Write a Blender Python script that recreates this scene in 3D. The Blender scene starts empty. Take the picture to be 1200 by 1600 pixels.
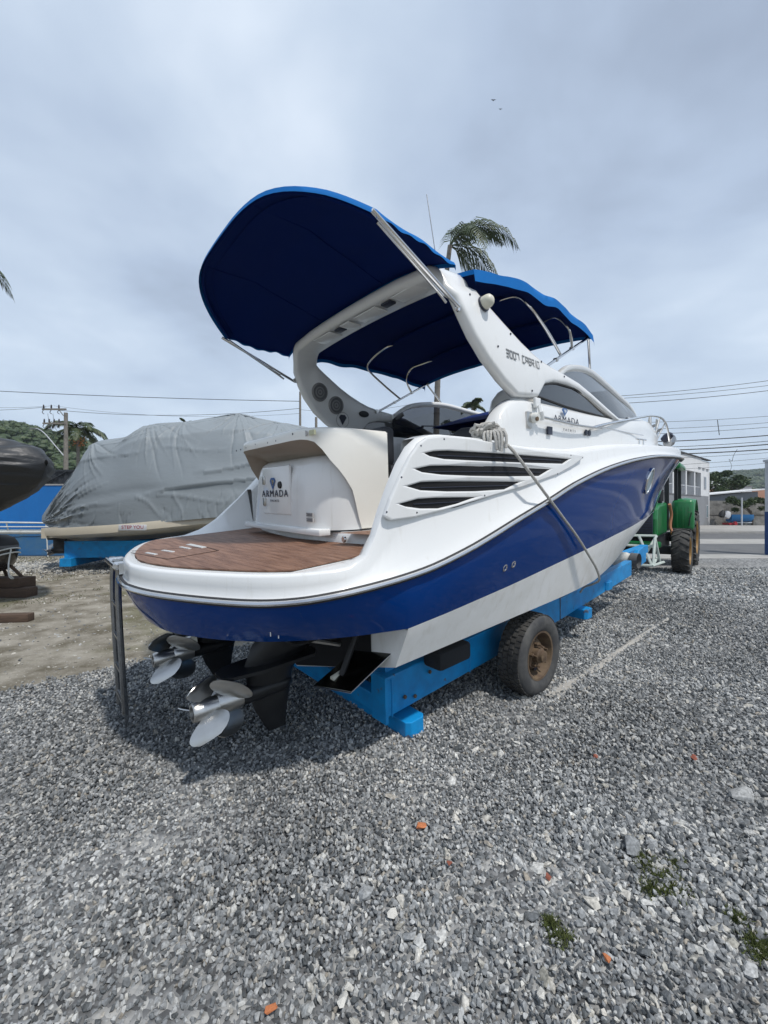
import bpy, bmesh, math, random
import numpy as np
from mathutils import Vector, Matrix, noise
from math import radians as R, sin, cos, pi
random.seed(7); np.random.seed(7)
S = bpy.context.scene
col = S.collection
# ---------------------------------------------------------------- camera
cam = bpy.data.objects.new('camera', bpy.data.cameras.new('camera')); col.objects.link(cam)
cam.location = (0, 0, 1.6); cam.rotation_euler = (R(90), 0, 0)
cam.data.sensor_fit = 'VERTICAL'; cam.data.sensor_height = 36; cam.data.lens = 14.4
cam.data.shift_y = -5/1600; cam.data.clip_start = .05; cam.data.clip_end = 3000
S.camera = cam
# ---------------------------------------------------------------- light
SUN_DIR = Vector((.66, -.75, 1.82)).normalized()
sun = bpy.data.objects.new('sun', bpy.data.lights.new('sun', 'SUN')); col.objects.link(sun)
sun.rotation_euler = SUN_DIR.to_track_quat('Z', 'Y').to_euler()
sun.data.energy = 3.0; sun.data.angle = R(2.5); sun.data.color = (1, .955, .9)
world = bpy.data.worlds.new('World'); S.world = world; world.use_nodes = True
def build_world():
    nt = world.node_tree; N = nt.nodes; L = nt.links; N.clear()
    out = N.new('ShaderNodeOutputWorld'); bg = N.new('ShaderNodeBackground')
    sky = N.new('ShaderNodeTexSky'); sky.sky_type = 'NISHITA'; sky.sun_disc = False
    sky.sun_elevation = math.asin(SUN_DIR.z); sky.sun_rotation = math.atan2(SUN_DIR.x, SUN_DIR.y)
    tc = N.new('ShaderNodeTexCoord')
    sep = N.new('ShaderNodeSeparateXYZ'); L.new(tc.outputs['Generated'], sep.inputs[0])
    # project the direction on a flat cloud layer
    ad = N.new('ShaderNodeMath'); ad.operation = 'ADD'; ad.inputs[1].default_value = .22; L.new(sep.outputs[2], ad.inputs[0])
    mx = N.new('ShaderNodeMath'); mx.operation = 'MAXIMUM'; mx.inputs[1].default_value = .1; L.new(ad.outputs[0], mx.inputs[0])
    dv = N.new('ShaderNodeVectorMath'); dv.operation = 'DIVIDE'; L.new(tc.outputs['Generated'], dv.inputs[0])
    cb = N.new('ShaderNodeCombineXYZ'); [L.new(mx.outputs[0], cb.inputs[i]) for i in range(3)]
    L.new(cb.outputs[0], dv.inputs[1])
    def nz(scale, det, dist, loc):
        m = N.new('ShaderNodeMapping'); m.inputs['Location'].default_value = loc; m.inputs['Scale'].default_value = (1, 1, 0)
        L.new(dv.outputs[0], m.inputs[0])
        t = N.new('ShaderNodeTexNoise'); t.inputs['Scale'].default_value = scale; t.inputs['Detail'].default_value = det
        t.inputs['Distortion'].default_value = dist; t.inputs['Roughness'].default_value = .52
        L.new(m.outputs[0], t.inputs[0]); return t.outputs[0]
    a = nz(.75, 5, .3, (3.1, 1.7, 0)); b = nz(2.1, 6, .2, (7.2, .3, 0))
    ad2 = N.new('ShaderNodeMath'); ad2.operation = 'MULTIPLY_ADD'; ad2.inputs[1].default_value = .35; L.new(b, ad2.inputs[0]); L.new(a, ad2.inputs[2])
    rp = N.new('ShaderNodeValToRGB'); e = rp.color_ramp.elements
    e[0].position = .50; e[0].color = (.28, .335, .43, 1); e[1].position = .86; e[1].color = (.68, .76, .86, 1)
    k = e.new(.64); k.color = (.42, .505, .635, 1); k = e.new(.75); k.color = (.52, .61, .73, 1)
    L.new(ad2.outputs[0], rp.inputs[0])
    # horizon gets paler
    hz = N.new('ShaderNodeMapRange'); hz.inputs[1].default_value = 0; hz.inputs[2].default_value = .5; hz.inputs[3].default_value = .5; hz.inputs[4].default_value = 0
    L.new(sep.outputs[2], hz.inputs[0])
    mh = N.new('ShaderNodeMix'); mh.data_type = 'RGBA'; mh.inputs[7].default_value = (.60, .70, .80, 1)
    L.new(hz.outputs[0], mh.inputs[0]); L.new(rp.outputs[0], mh.inputs[6])
    # thin sky showing through: nishita scaled to its share
    sk = N.new('ShaderNodeVectorMath'); sk.operation = 'SCALE'; sk.inputs[3].default_value = .08; L.new(sky.outputs[0], sk.inputs[0])
    ms = N.new('ShaderNodeMix'); ms.data_type = 'RGBA'; ms.inputs[0].default_value = .82
    L.new(sk.outputs[0], ms.inputs[6]); L.new(mh.outputs[2], ms.inputs[7])
    L.new(ms.outputs[2], bg.inputs[0]); bg.inputs[1].default_value = 1.22
    L.new(bg.outputs[0], out.inputs[0])
build_world()
S.view_settings.view_transform = 'Standard'; S.view_settings.look = 'None'
S.view_settings.exposure = 0.12; S.view_settings.gamma = 1; S.view_settings.use_curve_mapping = False
S.render.engine = 'CYCLES'
# ---------------------------------------------------------------- materials
MATS = {}
def mat(name, color=(.5, .5, .5), rough=.5, metal=0, coat=0, bump=0, bscale=30, var=0, vscale=4, vcol=None, spec=.5,
        stretch=(1, 1, 1), coord='Object', trans=0, ior=1.45, bdet=5, alpha=1):
    m = bpy.data.materials.new(name); m.use_nodes = True; MATS[name] = m
    nt = m.node_tree; N = nt.nodes; L = nt.links; p = N['Principled BSDF']
    p.inputs['Base Color'].default_value = (*color, 1); p.inputs['Roughness'].default_value = rough
    p.inputs['Metallic'].default_value = metal; p.inputs['Coat Weight'].default_value = coat
    p.inputs['Coat Roughness'].default_value = .04; p.inputs['Specular IOR Level'].default_value = spec
    p.inputs['Transmission Weight'].default_value = trans; p.inputs['IOR'].default_value = ior; p.inputs['Alpha'].default_value = alpha
    if bump or var:
        tc = N.new('ShaderNodeTexCoord'); mp = N.new('ShaderNodeMapping'); mp.inputs['Scale'].default_value = stretch
        L.new(tc.outputs[coord], mp.inputs[0])
    if var:
        t = N.new('ShaderNodeTexNoise'); t.inputs['Scale'].default_value = vscale; t.inputs['Detail'].default_value = 8; t.inputs['Roughness'].default_value = .6
        L.new(mp.outputs[0], t.inputs[0])
        r = N.new('ShaderNodeMapRange'); r.inputs[1].default_value = .38; r.inputs[2].default_value = .68; L.new(t.outputs[0], r.inputs[0])
        mu = N.new('ShaderNodeMath'); mu.operation = 'MULTIPLY'; mu.inputs[1].default_value = var; L.new(r.outputs[0], mu.inputs[0])
        x = N.new('ShaderNodeMix'); x.data_type = 'RGBA'; x.inputs[6].default_value = (*color, 1)
        x.inputs[7].default_value = (*(vcol or tuple(c*.5 for c in color)), 1)
        L.new(mu.outputs[0], x.inputs[0]); L.new(x.outputs[2], p.inputs['Base Color'])
    if bump:
        t = N.new('ShaderNodeTexNoise'); t.inputs['Scale'].default_value = bscale; t.inputs['Detail'].default_value = bdet
        L.new(mp.outputs[0], t.inputs[0])
        b = N.new('ShaderNodeBump'); b.inputs['Strength'].default_value = 1; b.inputs['Distance'].default_value = bump
        L.new(t.outputs[0], b.inputs['Height']); L.new(b.outputs[0], p.inputs['Normal'])
    return m
WHITE = mat('white_gelcoat', (.74, .75, .745), .22, coat=.35, var=.18, vscale=1.7, vcol=(.69, .69, .66), bump=.0006, bscale=7, bdet=2)
CREAM = mat('cream_gelcoat', (.80, .785, .73), .25, coat=.4, var=.2, vscale=1.5, vcol=(.70, .68, .61))
BLUE = mat('blue_gelcoat', (.0008, .036, .185), .06, var=.3, vscale=2, vcol=(.0006, .026, .14), bump=.0004, bscale=2.2, bdet=2, spec=.24)
HULLBOT = mat('white_bottom_paint', (.86, .86, .84), .35, var=.4, vscale=3, vcol=(.64, .63, .57))
CHROME = mat('stainless_steel', (.72, .72, .72), .14, metal=1)
DULLST = mat('brushed_steel', (.56, .555, .54), .33, metal=1, var=.5, vscale=9, vcol=(.45, .44, .40), bump=.0006, bscale=40)
DARKST = mat('weathered_steel_tube', (.34, .35, .36), .22, metal=.9, var=.4, vscale=20)
RUBBER = mat('black_rubber', (.02, .02, .021), .55)
BLACKP = mat('black_drive_paint', (.012, .013, .015), .38, var=.4, vscale=8, vcol=(.03, .03, .03))
BLACKM = mat('black_mesh', (.004, .004, .005), .7, bump=.002, bscale=160)
SPK = mat('mid_grey_grille', (.24, .24, .24), .5)
SMOKE = mat('smoked_windscreen', (.02, .023, .025), .04, spec=.9, alpha=.8)
SEAT = mat('charcoal_vinyl', (.028, .030, .036), .48, bump=.001, bscale=60)
TAN = mat('tan_underside', (.30, .26, .21), .5)
GLASS = mat('tinted_glass', (.012, .014, .016), .03, coat=.6, spec=.9)
CLEARG = mat('smoked_plexiglass', (.30, .32, .33), .03, spec=.8, alpha=.45)
GREYPL = mat('grey_plastic', (.12, .125, .13), .45)
NAVYSHADE = mat('navy_canvas_and_shade', (.0008, .013, .10), .9, bump=.0012, bscale=420, spec=.15)  # navy canvas; under the canopy its darkness is painted shade
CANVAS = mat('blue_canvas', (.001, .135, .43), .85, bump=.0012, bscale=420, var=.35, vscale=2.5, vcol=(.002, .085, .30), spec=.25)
TRAILB = mat('light_blue_trailer_paint', (.005, .26, .60), .42, var=.75, vscale=7, vcol=(.012, .16, .40), bump=.0012, bscale=25)
RUST = mat('rusty_metal', (.085, .055, .035), .75, var=.8, vscale=14, vcol=(.17, .12, .07), bump=.003, bscale=40)
TYRE = mat('dusty_tyre_rubber', (.028, .028, .028), .8, var=.6, vscale=9, vcol=(.10, .095, .085), bump=.002, bscale=60)
SIDEW = mat('dusty_sidewall', (.045, .046, .048), .75, var=.7, vscale=9, vcol=(.11, .108, .10), bump=.0015, bscale=50)
CARPET = mat('carpet_roller_pad', (.02, .022, .025), .95, bump=.004, bscale=120)
ROPE = mat('grey_white_rope', (.50, .49, .46), .9, var=.6, vscale=60, vcol=(.25, .24, .22), bump=.003, bscale=180)
LETTER = mat('dark_letter_vinyl', (.025, .03, .05), .4)
LETTERG = mat('faded_grey_letter', (.30, .31, .32), .5)
LOGOBL = mat('blue_logo_vinyl', (.05, .12, .30), .35)
WOOD = mat('old_timber', (.10, .065, .045), .85, var=.7, vscale=6, vcol=(.045, .03, .022), bump=.006, bscale=14, stretch=(1, 8, 8))
TARPG = mat('grey_tarp', (.225, .255, .275), .5, var=.3, vscale=1.2, vcol=(.17, .185, .19), bump=.004, bscale=9, stretch=(.6, 1, 1.6), bdet=6, spec=.4)
TARPK = mat('black_tarp', (.022, .024, .027), .46, bump=.05, bscale=1.6, stretch=(1.5, 1, 3), bdet=6, spec=.6)
OLDCREAM = mat('aged_cream_hull', (.56, .51, .41), .35, coat=.2, var=.3, vscale=2, vcol=(.42, .38, .31))
REDL = mat('red_vinyl', (.35, .02, .03), .4)
WALLB = mat('blue_wall_paint', (.006, .155, .47), .7, var=.55, vscale=1.1, vcol=(.01, .105, .33), bump=.006, bscale=9, stretch=(1, 1, .5))
WALLBD = mat('stained_blue_plaster', (.03, .14, .33), .8, var=.9, vscale=2.2, vcol=(.07, .16, .25), bump=.01, bscale=6)
FENCED = mat('dark_fence_sheet', (.022, .026, .032), .6)
PVC = mat('white_pvc', (.66, .67, .64), .4, var=.3, vscale=5)
CONCP = mat('weathered_pole', (.22, .20, .17), .85, var=.7, vscale=7, vcol=(.10, .095, .085), bump=.01, bscale=16, stretch=(2, 2, 1))
WIRE = mat('black_wire', (.012, .014, .018), .6)
INSUL = mat('brown_insulator', (.04, .03, .03), .35)
LEAFP = mat('palm_leaf', (.035, .060, .018), .55, var=.6, vscale=3, vcol=(.075, .085, .035))
LEAFD = mat('dark_leaf', (.028, .052, .016), .6, var=.7, vscale=1.6, vcol=(.075, .105, .03))
BARK = mat('palm_bark', (.21, .19, .165), .9, var=.7, vscale=5, vcol=(.11, .10, .085), bump=.012, bscale=20, stretch=(1, 1, 4))
BARKD = mat('dark_bark', (.06, .048, .035), .9, bump=.01, bscale=20)
ORANGEF = mat('orange_palm_fruit', (.42, .15, .04), .6)
TGREEN = mat('tractor_green_paint', (.008, .17, .045), .35, coat=.3, var=.4, vscale=5, vcol=(.02, .12, .04))
TYELL = mat('ochre_rim_paint', (.30, .16, .03), .5, var=.6, vscale=12, vcol=(.18, .11, .04))
TDARK = mat('tractor_dark_metal', (.016, .018, .02), .6)
PALEFR = mat('pale_green_frame_paint', (.50, .56, .52), .55, var=.4, vscale=15)
SHADEBLK = mat('black_transom_shade', (.012, .012, .014), .7)  # black of the transom middle, deep shade included in the colour
ORANGER = mat('orange_brown_rod', (.38, .16, .08), .65)
BLDW = mat('white_painted_wall', (.66, .67, .68), .8, var=.35, vscale=.9, vcol=(.46, .47, .47), bump=.01, bscale=4)
BLDG = mat('grey_rendered_wall', (.24, .25, .265), .85, var=.4, vscale=.7, vcol=(.16, .165, .175), bump=.01, bscale=5)
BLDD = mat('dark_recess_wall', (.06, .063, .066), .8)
ROUGHW = mat('rough_grey_wall', (.26, .255, .24), .95, var=.9, vscale=1.6, vcol=(.10, .098, .09), bump=.05, bscale=4)
ROOFT = mat('terracotta_roof', (.22, .11, .065), .85, var=.5, vscale=3)
WINBL = mat('pale_window_glass', (.20, .28, .32), .1, spec=.8)
POSTW = mat('pale_gate_pillar_paint', (.52, .54, .57), .8, var=.4, vscale=2)
POSTB = mat('dark_blue_gate_pillar_paint', (.015, .05, .17), .75, var=.5, vscale=3, vcol=(.03, .07, .16))
SMALLB = mat('small_boat_blue', (.01, .12, .30), .5)
SOLARW = mat('yellowed_plastic', (.62, .60, .50), .4)
STICK = mat('sticker_grey', (.42, .41, .40), .5)
STICKY = mat('sticker_yellow', (.52, .52, .34), .5)
MAROON = mat('maroon_canvas', (.05, .015, .02), .8)
BIRDM = mat('bird_dark', (.03, .03, .035), .8)
def add_spots(m, colr, scale=11, lo=.60, hi=.66, stretch=(1, 1, 1), amt=.9):
    nt = m.node_tree; N = nt.nodes; L = nt.links; p = N['Principled BSDF']; src = p.inputs['Base Color'].links[0].from_socket
    tc = N.new('ShaderNodeTexCoord'); mp = N.new('ShaderNodeMapping'); mp.inputs['Scale'].default_value = stretch; L.new(tc.outputs['Object'], mp.inputs[0])
    t = N.new('ShaderNodeTexNoise'); t.inputs['Scale'].default_value = scale; t.inputs['Detail'].default_value = 7; t.inputs['Roughness'].default_value = .65; L.new(mp.outputs[0], t.inputs[0])
    r = N.new('ShaderNodeMapRange'); r.inputs[1].default_value = lo; r.inputs[2].default_value = hi; r.inputs[4].default_value = amt; L.new(t.outputs[0], r.inputs[0])
    x = N.new('ShaderNodeMix'); x.data_type = 'RGBA'; x.inputs[7].default_value = (*colr, 1); L.new(r.outputs[0], x.inputs[0]); L.new(src, x.inputs[6]); L.new(x.outputs[2], p.inputs['Base Color'])
add_spots(TRAILB, (.09, .06, .04), 9, .63, .67, amt=.8)
add_spots(HULLBOT, (.48, .44, .35), 3, .52, .75, (4, 4, 1.2), .35)
add_spots(WHITE, (.52, .50, .44), 4, .58, .75, (5, 5, .6), .35)
add_spots(TGREEN, (.10, .09, .06), 8, .58, .68, amt=.5)
add_spots(BLUE, (.06, .08, .12), 30, .66, .72, (1, 1, .35), .35)
# teak with caulk lines
def teak():
    m = bpy.data.materials.new('teak_decking'); m.use_nodes = True; nt = m.node_tree; N = nt.nodes; L = nt.links; p = N['Principled BSDF']
    tc = N.new('ShaderNodeTexCoord'); mp = N.new('ShaderNodeMapping'); mp.inputs['Scale'].default_value = (14, 2, 2)
    L.new(tc.outputs['Object'], mp.inputs[0])
    t = N.new('ShaderNodeTexNoise'); t.inputs['Scale'].default_value = 2.2; t.inputs['Detail'].default_value = 9; L.new(mp.outputs[0], t.inputs[0])
    rp = N.new('ShaderNodeValToRGB'); e = rp.color_ramp.elements; e[0].position = .3; e[0].color = (.135, .066, .040, 1); e[1].position = .72; e[1].color = (.255, .140, .090, 1)
    L.new(t.outputs[0], rp.inputs[0])
    L.new(rp.outputs[0], p.inputs['Base Color']); p.inputs['Roughness'].default_value = .55
    b = N.new('ShaderNodeBump'); b.inputs['Distance'].default_value = .001; L.new(t.outputs[0], b.inputs['Height']); L.new(b.outputs[0], p.inputs['Normal'])
    return m
TEAK = teak()
CAULK = mat('dark_caulk', (.06, .035, .025), .7)
# ---------------------------------------------------------------- mesh helpers
class MB:
    def __init__(s): s.v = []; s.f = []; s.m = []; s.mats = []
    def mi(s, m):
        if m not in s.mats: s.mats.append(m)
        return s.mats.index(m)
    def add(s, vs, fs, m):
        o = len(s.v); s.v += [tuple(map(float, q)) for q in vs]; k = s.mi(m)
        for f in fs: s.f.append(tuple(i+o for i in f)); s.m.append(k)
        return s
    def box(s, a, b, m, M=None, ch=0):
        (x0, y0, z0), (x1, y1, z1) = a, b
        if ch:
            c = min(ch, (x1-x0)/2.01, (y1-y0)/2.01, (z1-z0)/2.01)
            bm = bmesh.new(); bmesh.ops.create_cube(bm, size=1)
            for v in bm.verts: v.co = Vector((x0+(v.co.x+.5)*(x1-x0), y0+(v.co.y+.5)*(y1-y0), z0+(v.co.z+.5)*(z1-z0)))
            bmesh.ops.bevel(bm, geom=list(bm.edges), offset=c, segments=2, profile=.5, affect='EDGES')
            bm.verts.index_update(); vs = [v.co.copy() for v in bm.verts]; fs = [[v.index for v in f.verts] for f in bm.faces]; bm.free()
        else:
            vs = [Vector(q) for q in ((x0, y0, z0), (x1, y0, z0), (x1, y1, z0), (x0, y1, z0), (x0, y0, z1), (x1, y0, z1), (x1, y1, z1), (x0, y1, z1))]
            fs = [(0, 3, 2, 1), (4, 5, 6, 7), (0, 1, 5, 4), (1, 2, 6, 5), (2, 3, 7, 6), (3, 0, 4, 7)]
        if M is not None: vs = [M @ Vector(q) for q in vs]
        return s.add(vs, fs, m)
    def tube(s, pts, r, m, n=8, cap=True):
        P = [Vector(p) for p in pts]; rs = r if isinstance(r, (list, tuple)) else [r]*len(P)
        vs = []; fs = []; up = None
        for i, p in enumerate(P):
            t = (P[min(i+1, len(P)-1)] - P[max(i-1, 0)])
            if t.length < 1e-9: t = Vector((0, 0, 1))
            t.normalize()
            if up is None: up = t.orthogonal().normalized()
            up = (up - t*up.dot(t))
            if up.length < 1e-6: up = t.orthogonal()
            up.normalize(); w = t.cross(up)
            for k in range(n):
                a = 2*pi*k/n; vs.append(p + (up*cos(a)+w*sin(a))*rs[i])
        for i in range(len(P)-1):
            for k in range(n): fs.append((i*n+k, i*n+(k+1) % n, (i+1)*n+(k+1) % n, (i+1)*n+k))
        if cap: fs.append(tuple(range(n))[::-1]); fs.append(tuple((len(P)-1)*n+k for k in range(n)))
        return s.add(vs, fs, m)
    def grid(s, rows, m, close_u=False, close_v=False, flip=False):
        nr = len(rows); nc = len(rows[0]); vs = [q for r in rows for q in r]; fs = []
        for i in range(nr if close_u else nr-1):
            for j in range(nc if close_v else nc-1):
                a, b, c, d = i*nc+j, i*nc+(j+1) % nc, ((i+1) % nr)*nc+(j+1) % nc, ((i+1) % nr)*nc+j
                fs.append((a, d, c, b) if flip else (a, b, c, d))
        return s.add(vs, fs, m)
    def prism(s, poly, h0, h1, m, axis='z', M=None):
        def P(a, b, h): return {'z': (a, b, h), 'y': (a, h, b), 'x': (h, a, b)}[axis]
        n = len(poly); vs = [P(a, b, h0) for a, b in poly]+[P(a, b, h1) for a, b in poly]
        if M is not None: vs = [M @ Vector(q) for q in vs]
        fs = [tuple(range(n))[::-1], tuple(range(n, 2*n))]+[(i, (i+1) % n, n+(i+1) % n, n+i) for i in range(n)]
        return s.add(vs, fs, m)
    def lathe(s, prof, m, M=None, n=24, ms=None):
        vs = []; fs = []
        for r, h in prof:
            for k in range(n): a = 2*pi*k/n; vs.append(Vector((r*cos(a), r*sin(a), h)))
        if M is not None: vs = [M @ q for q in vs]
        if ms is None:
            for i in range(len(prof)-1):
                for k in range(n): fs.append((i*n+k, i*n+(k+1) % n, (i+1)*n+(k+1) % n, (i+1)*n+k))
            return s.add(vs, fs, m)
        for i in range(len(prof)-1):
            s.add(vs[i*n:(i+2)*n], [(k, (k+1) % n, n+(k+1) % n, n+k) for k in range(n)], ms[i])
        return s
    def mesh(s, name, smooth=True, ang=35):
        me = bpy.data.meshes.new(name); me.from_pydata(s.v, [], s.f)
        for m in s.mats: me.materials.append(m)
        me.polygons.foreach_set('material_index', s.m)
        bm = bmesh.new(); bm.from_mesh(me); bmesh.ops.remove_doubles(bm, verts=bm.verts, dist=1e-5)
        bmesh.ops.recalc_face_normals(bm, faces=bm.faces)
        if smooth:
            for f in bm.faces: f.smooth = True
            la = R(ang)
            for e in bm.edges:
                if len(e.link_faces) != 2 or e.calc_face_angle(0) > la: e.smooth = False
        bm.to_mesh(me); bm.free(); me.update()
        return me
def T3(x, y, z): return Matrix.Translation((x, y, z))
def RX(a): return Matrix.Rotation(R(a), 4, 'X')
def RY(a): return Matrix.Rotation(R(a), 4, 'Y')
def RZ(a): return Matrix.Rotation(R(a), 4, 'Z')
def part(name, mb, parent=None, smooth=True, ang=35, label=None, kind=None, bevel=0):
    me = mb if isinstance(mb, bpy.types.Mesh) else mb.mesh(name, smooth, ang)
    o = bpy.data.objects.new(name, me); col.objects.link(o)
    if parent is not None: o.parent = parent
    if label: o['label'] = label
    if kind: o['kind'] = kind
    if bevel:
        b = o.modifiers.new('bevel', 'BEVEL'); b.width = bevel; b.segments = 2; b.limit_method = 'ANGLE'; b.angle_limit = R(40)
    return o
def thing(name, label, cat, group=None, M=None):
    o = bpy.data.objects.new(name, None); col.objects.link(o); o.empty_display_size = .2
    if M is not None: o.matrix_world = M
    o['label'] = label; o['category'] = cat
    if group: o['group'] = group
    return o
def tag(o, label, cat, group=None):
    o['label'] = label; o['category'] = cat
    if group: o['group'] = group
    return o
def struct(name, mb, smooth=False, **k):
    o = part(name, mb, smooth=smooth, **k); o['kind'] = 'structure'; return o
def ip(x, T):
    xs = [a for a, b in T]; ys = [b for a, b in T]; return float(np.interp(x, xs, ys))
def sip(x, T):   # smooth (catmull) interpolation
    if x <= T[0][0]: return T[0][1]
    if x >= T[-1][0]: return T[-1][1]
    for i in range(len(T)-1):
        if T[i][0] <= x <= T[i+1][0]: break
    x0, y0 = T[i]; x1, y1 = T[i+1]; h = x1-x0; t = (x-x0)/h
    def sl(j):
        if j <= 0: return (T[1][1]-T[0][1])/(T[1][0]-T[0][0])
        if j >= len(T)-1: return (T[-1][1]-T[-2][1])/(T[-1][0]-T[-2][0])
        a = (T[j][1]-T[j-1][1])/(T[j][0]-T[j-1][0]); b = (T[j+1][1]-T[j][1])/(T[j+1][0]-T[j][0])
        return 0 if a*b <= 0 else 2*a*b/(a+b)
    m0, m1 = sl(i)*h, sl(i+1)*h
    return (2*t**3-3*t*t+1)*y0+(t**3-2*t*t+t)*m0+(-2*t**3+3*t*t)*y1+(t**3-t*t)*m1
def crv(pts, n=8):
    """catmull-rom through 3d points"""
    P = [Vector(p) for p in pts]; out = []
    for i in range(len(P)-1):
        a, b, c, d = P[max(i-1, 0)], P[i], P[i+1], P[min(i+2, len(P)-1)]
        for k in range(n):
            t = k/n; out.append(.5*((2*b)+(c-a)*t+(2*a-5*b+4*c-d)*t*t+(3*b-a-3*c+d)*t**3))
    out.append(P[-1]); return out
def text_part(name, body, size, M, m, parent, ext=.001, sx=1, spacing=1.0, label=None):
    cu = bpy.data.curves.new(name, 'FONT'); cu.body = body; cu.size = size; cu.extrude = ext; cu.space_character = spacing
    cu.align_x = 'CENTER'; cu.align_y = 'CENTER'
    tmp = bpy.data.objects.new('tmp_text', cu); col.objects.link(tmp)
    bpy.context.view_layer.update()
    me = bpy.data.meshes.new_from_object(tmp.evaluated_get(bpy.context.evaluated_depsgraph_get()))
    bpy.data.objects.remove(tmp); bpy.data.curves.remove(cu)
    me.transform(M @ Matrix.Diagonal((sx, 1, 1, 1))); me.name = name
    me.materials.clear(); me.materials.append(m)
    o = bpy.data.objects.new(name, me); col.objects.link(o); o.parent = parent
    if label: o['label'] = label
    return o
def frame(org, ex, ey):
    """matrix whose local x,y run along ex,ey"""
    ex = Vector(ex).normalized(); ez = ex.cross(Vector(ey)).normalized(); ey = ez.cross(ex)
    M = Matrix((ex, ey, ez)).transposed().to_4x4(); M.translation = Vector(org); return M
def loose(name, mb, parent, smooth=True, ang=35, bevel=0):
    """each connected island of mb becomes a part of its own"""
    me = mb.mesh(name, smooth, ang); bm = bmesh.new(); bm.from_mesh(me); bm.verts.ensure_lookup_table(); seen = set(); isl = []
    for v in bm.verts:
        if v.index in seen: continue
        st_ = [v]; seen.add(v.index); g = []
        while st_:
            q = st_.pop(); g.append(q.index)
            for e in q.link_edges:
                w = e.other_vert(q)
                if w.index not in seen: seen.add(w.index); st_.append(w)
        isl.append(set(g))
    bm.free(); out = []
    for g in isl:
        b = bmesh.new(); b.from_mesh(me); bmesh.ops.delete(b, geom=[v for v in b.verts if v.index not in g], context='VERTS')
        m2 = bpy.data.meshes.new(name); b.to_mesh(m2); b.free()
        for mt in me.materials: m2.materials.append(mt)
        out.append(part(name, m2, parent, bevel=bevel))
    bpy.data.meshes.remove(me); return out
# ---------------------------------------------------------------- boat frame
yaw = math.atan2(1, 1.17); Tt = R(3.0); Rr = R(1.2)
U = Vector((cos(yaw), sin(yaw), 0)); V = Vector((-U.y, U.x, 0)); K = Vector((0, 0, 1))
ES = U*cos(Tt)+K*sin(Tt); EN0 = -U*sin(Tt)+K*cos(Tt)
EP = V*cos(Rr)+EN0*sin(Rr); EN = EN0*cos(Rr)-V*sin(Rr)
ORG = .5*U+3.0*V
BM = Matrix((ES, EP, EN)).transposed().to_4x4(); BM.translation = ORG
# ================================================================ ground, road, walls, buildings
def ground_mat():
    m = bpy.data.materials.new('dry_dirt'); m.use_nodes = True; nt = m.node_tree; N = nt.nodes; L = nt.links; p = N['Principled BSDF']; p.inputs['Roughness'].default_value = .95
    p.inputs['Specular IOR Level'].default_value = .15
    g = N.new('ShaderNodeNewGeometry')
    def nz(s, d=8, r=.6):
        t = N.new('ShaderNodeTexNoise'); t.inputs['Scale'].default_value = s; t.inputs['Detail'].default_value = d; t.inputs['Roughness'].default_value = r; L.new(g.outputs['Position'], t.inputs[0]); return t.outputs[0]
    r1 = N.new('ShaderNodeValToRGB'); e = r1.color_ramp.elements; e[0].position = .36; e[0].color = (.13, .115, .085, 1); e[1].position = .66; e[1].color = (.36, .335, .285, 1); L.new(nz(2.3), r1.inputs[0])
    r2 = N.new('ShaderNodeMapRange'); r2.inputs[1].default_value = .50; r2.inputs[2].default_value = .60; r2.inputs[4].default_value = .75; L.new(nz(.42, 6), r2.inputs[0])
    mx = N.new('ShaderNodeMix'); mx.data_type = 'RGBA'; mx.inputs[7].default_value = (.115, .115, .052, 1); L.new(r2.outputs[0], mx.inputs[0]); L.new(r1.outputs[0], mx.inputs[6])
    r3 = N.new('ShaderNodeMapRange'); r3.inputs[1].default_value = .62; r3.inputs[2].default_value = .68; L.new(nz(38, 3), r3.inputs[0])
    m2 = N.new('ShaderNodeMix'); m2.data_type = 'RGBA'; m2.inputs[7].default_value = (.42, .40, .36, 1); L.new(r3.outputs[0], m2.inputs[0]); L.new(mx.outputs[2], m2.inputs[6])
    L.new(m2.outputs[2], p.inputs['Base Color'])
    b = N.new('ShaderNodeBump'); b.inputs['Distance'].default_value = .03; L.new(nz(14, 10, .7), b.inputs['Height']); L.new(b.outputs[0], p.inputs['Normal'])
    return m
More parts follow.
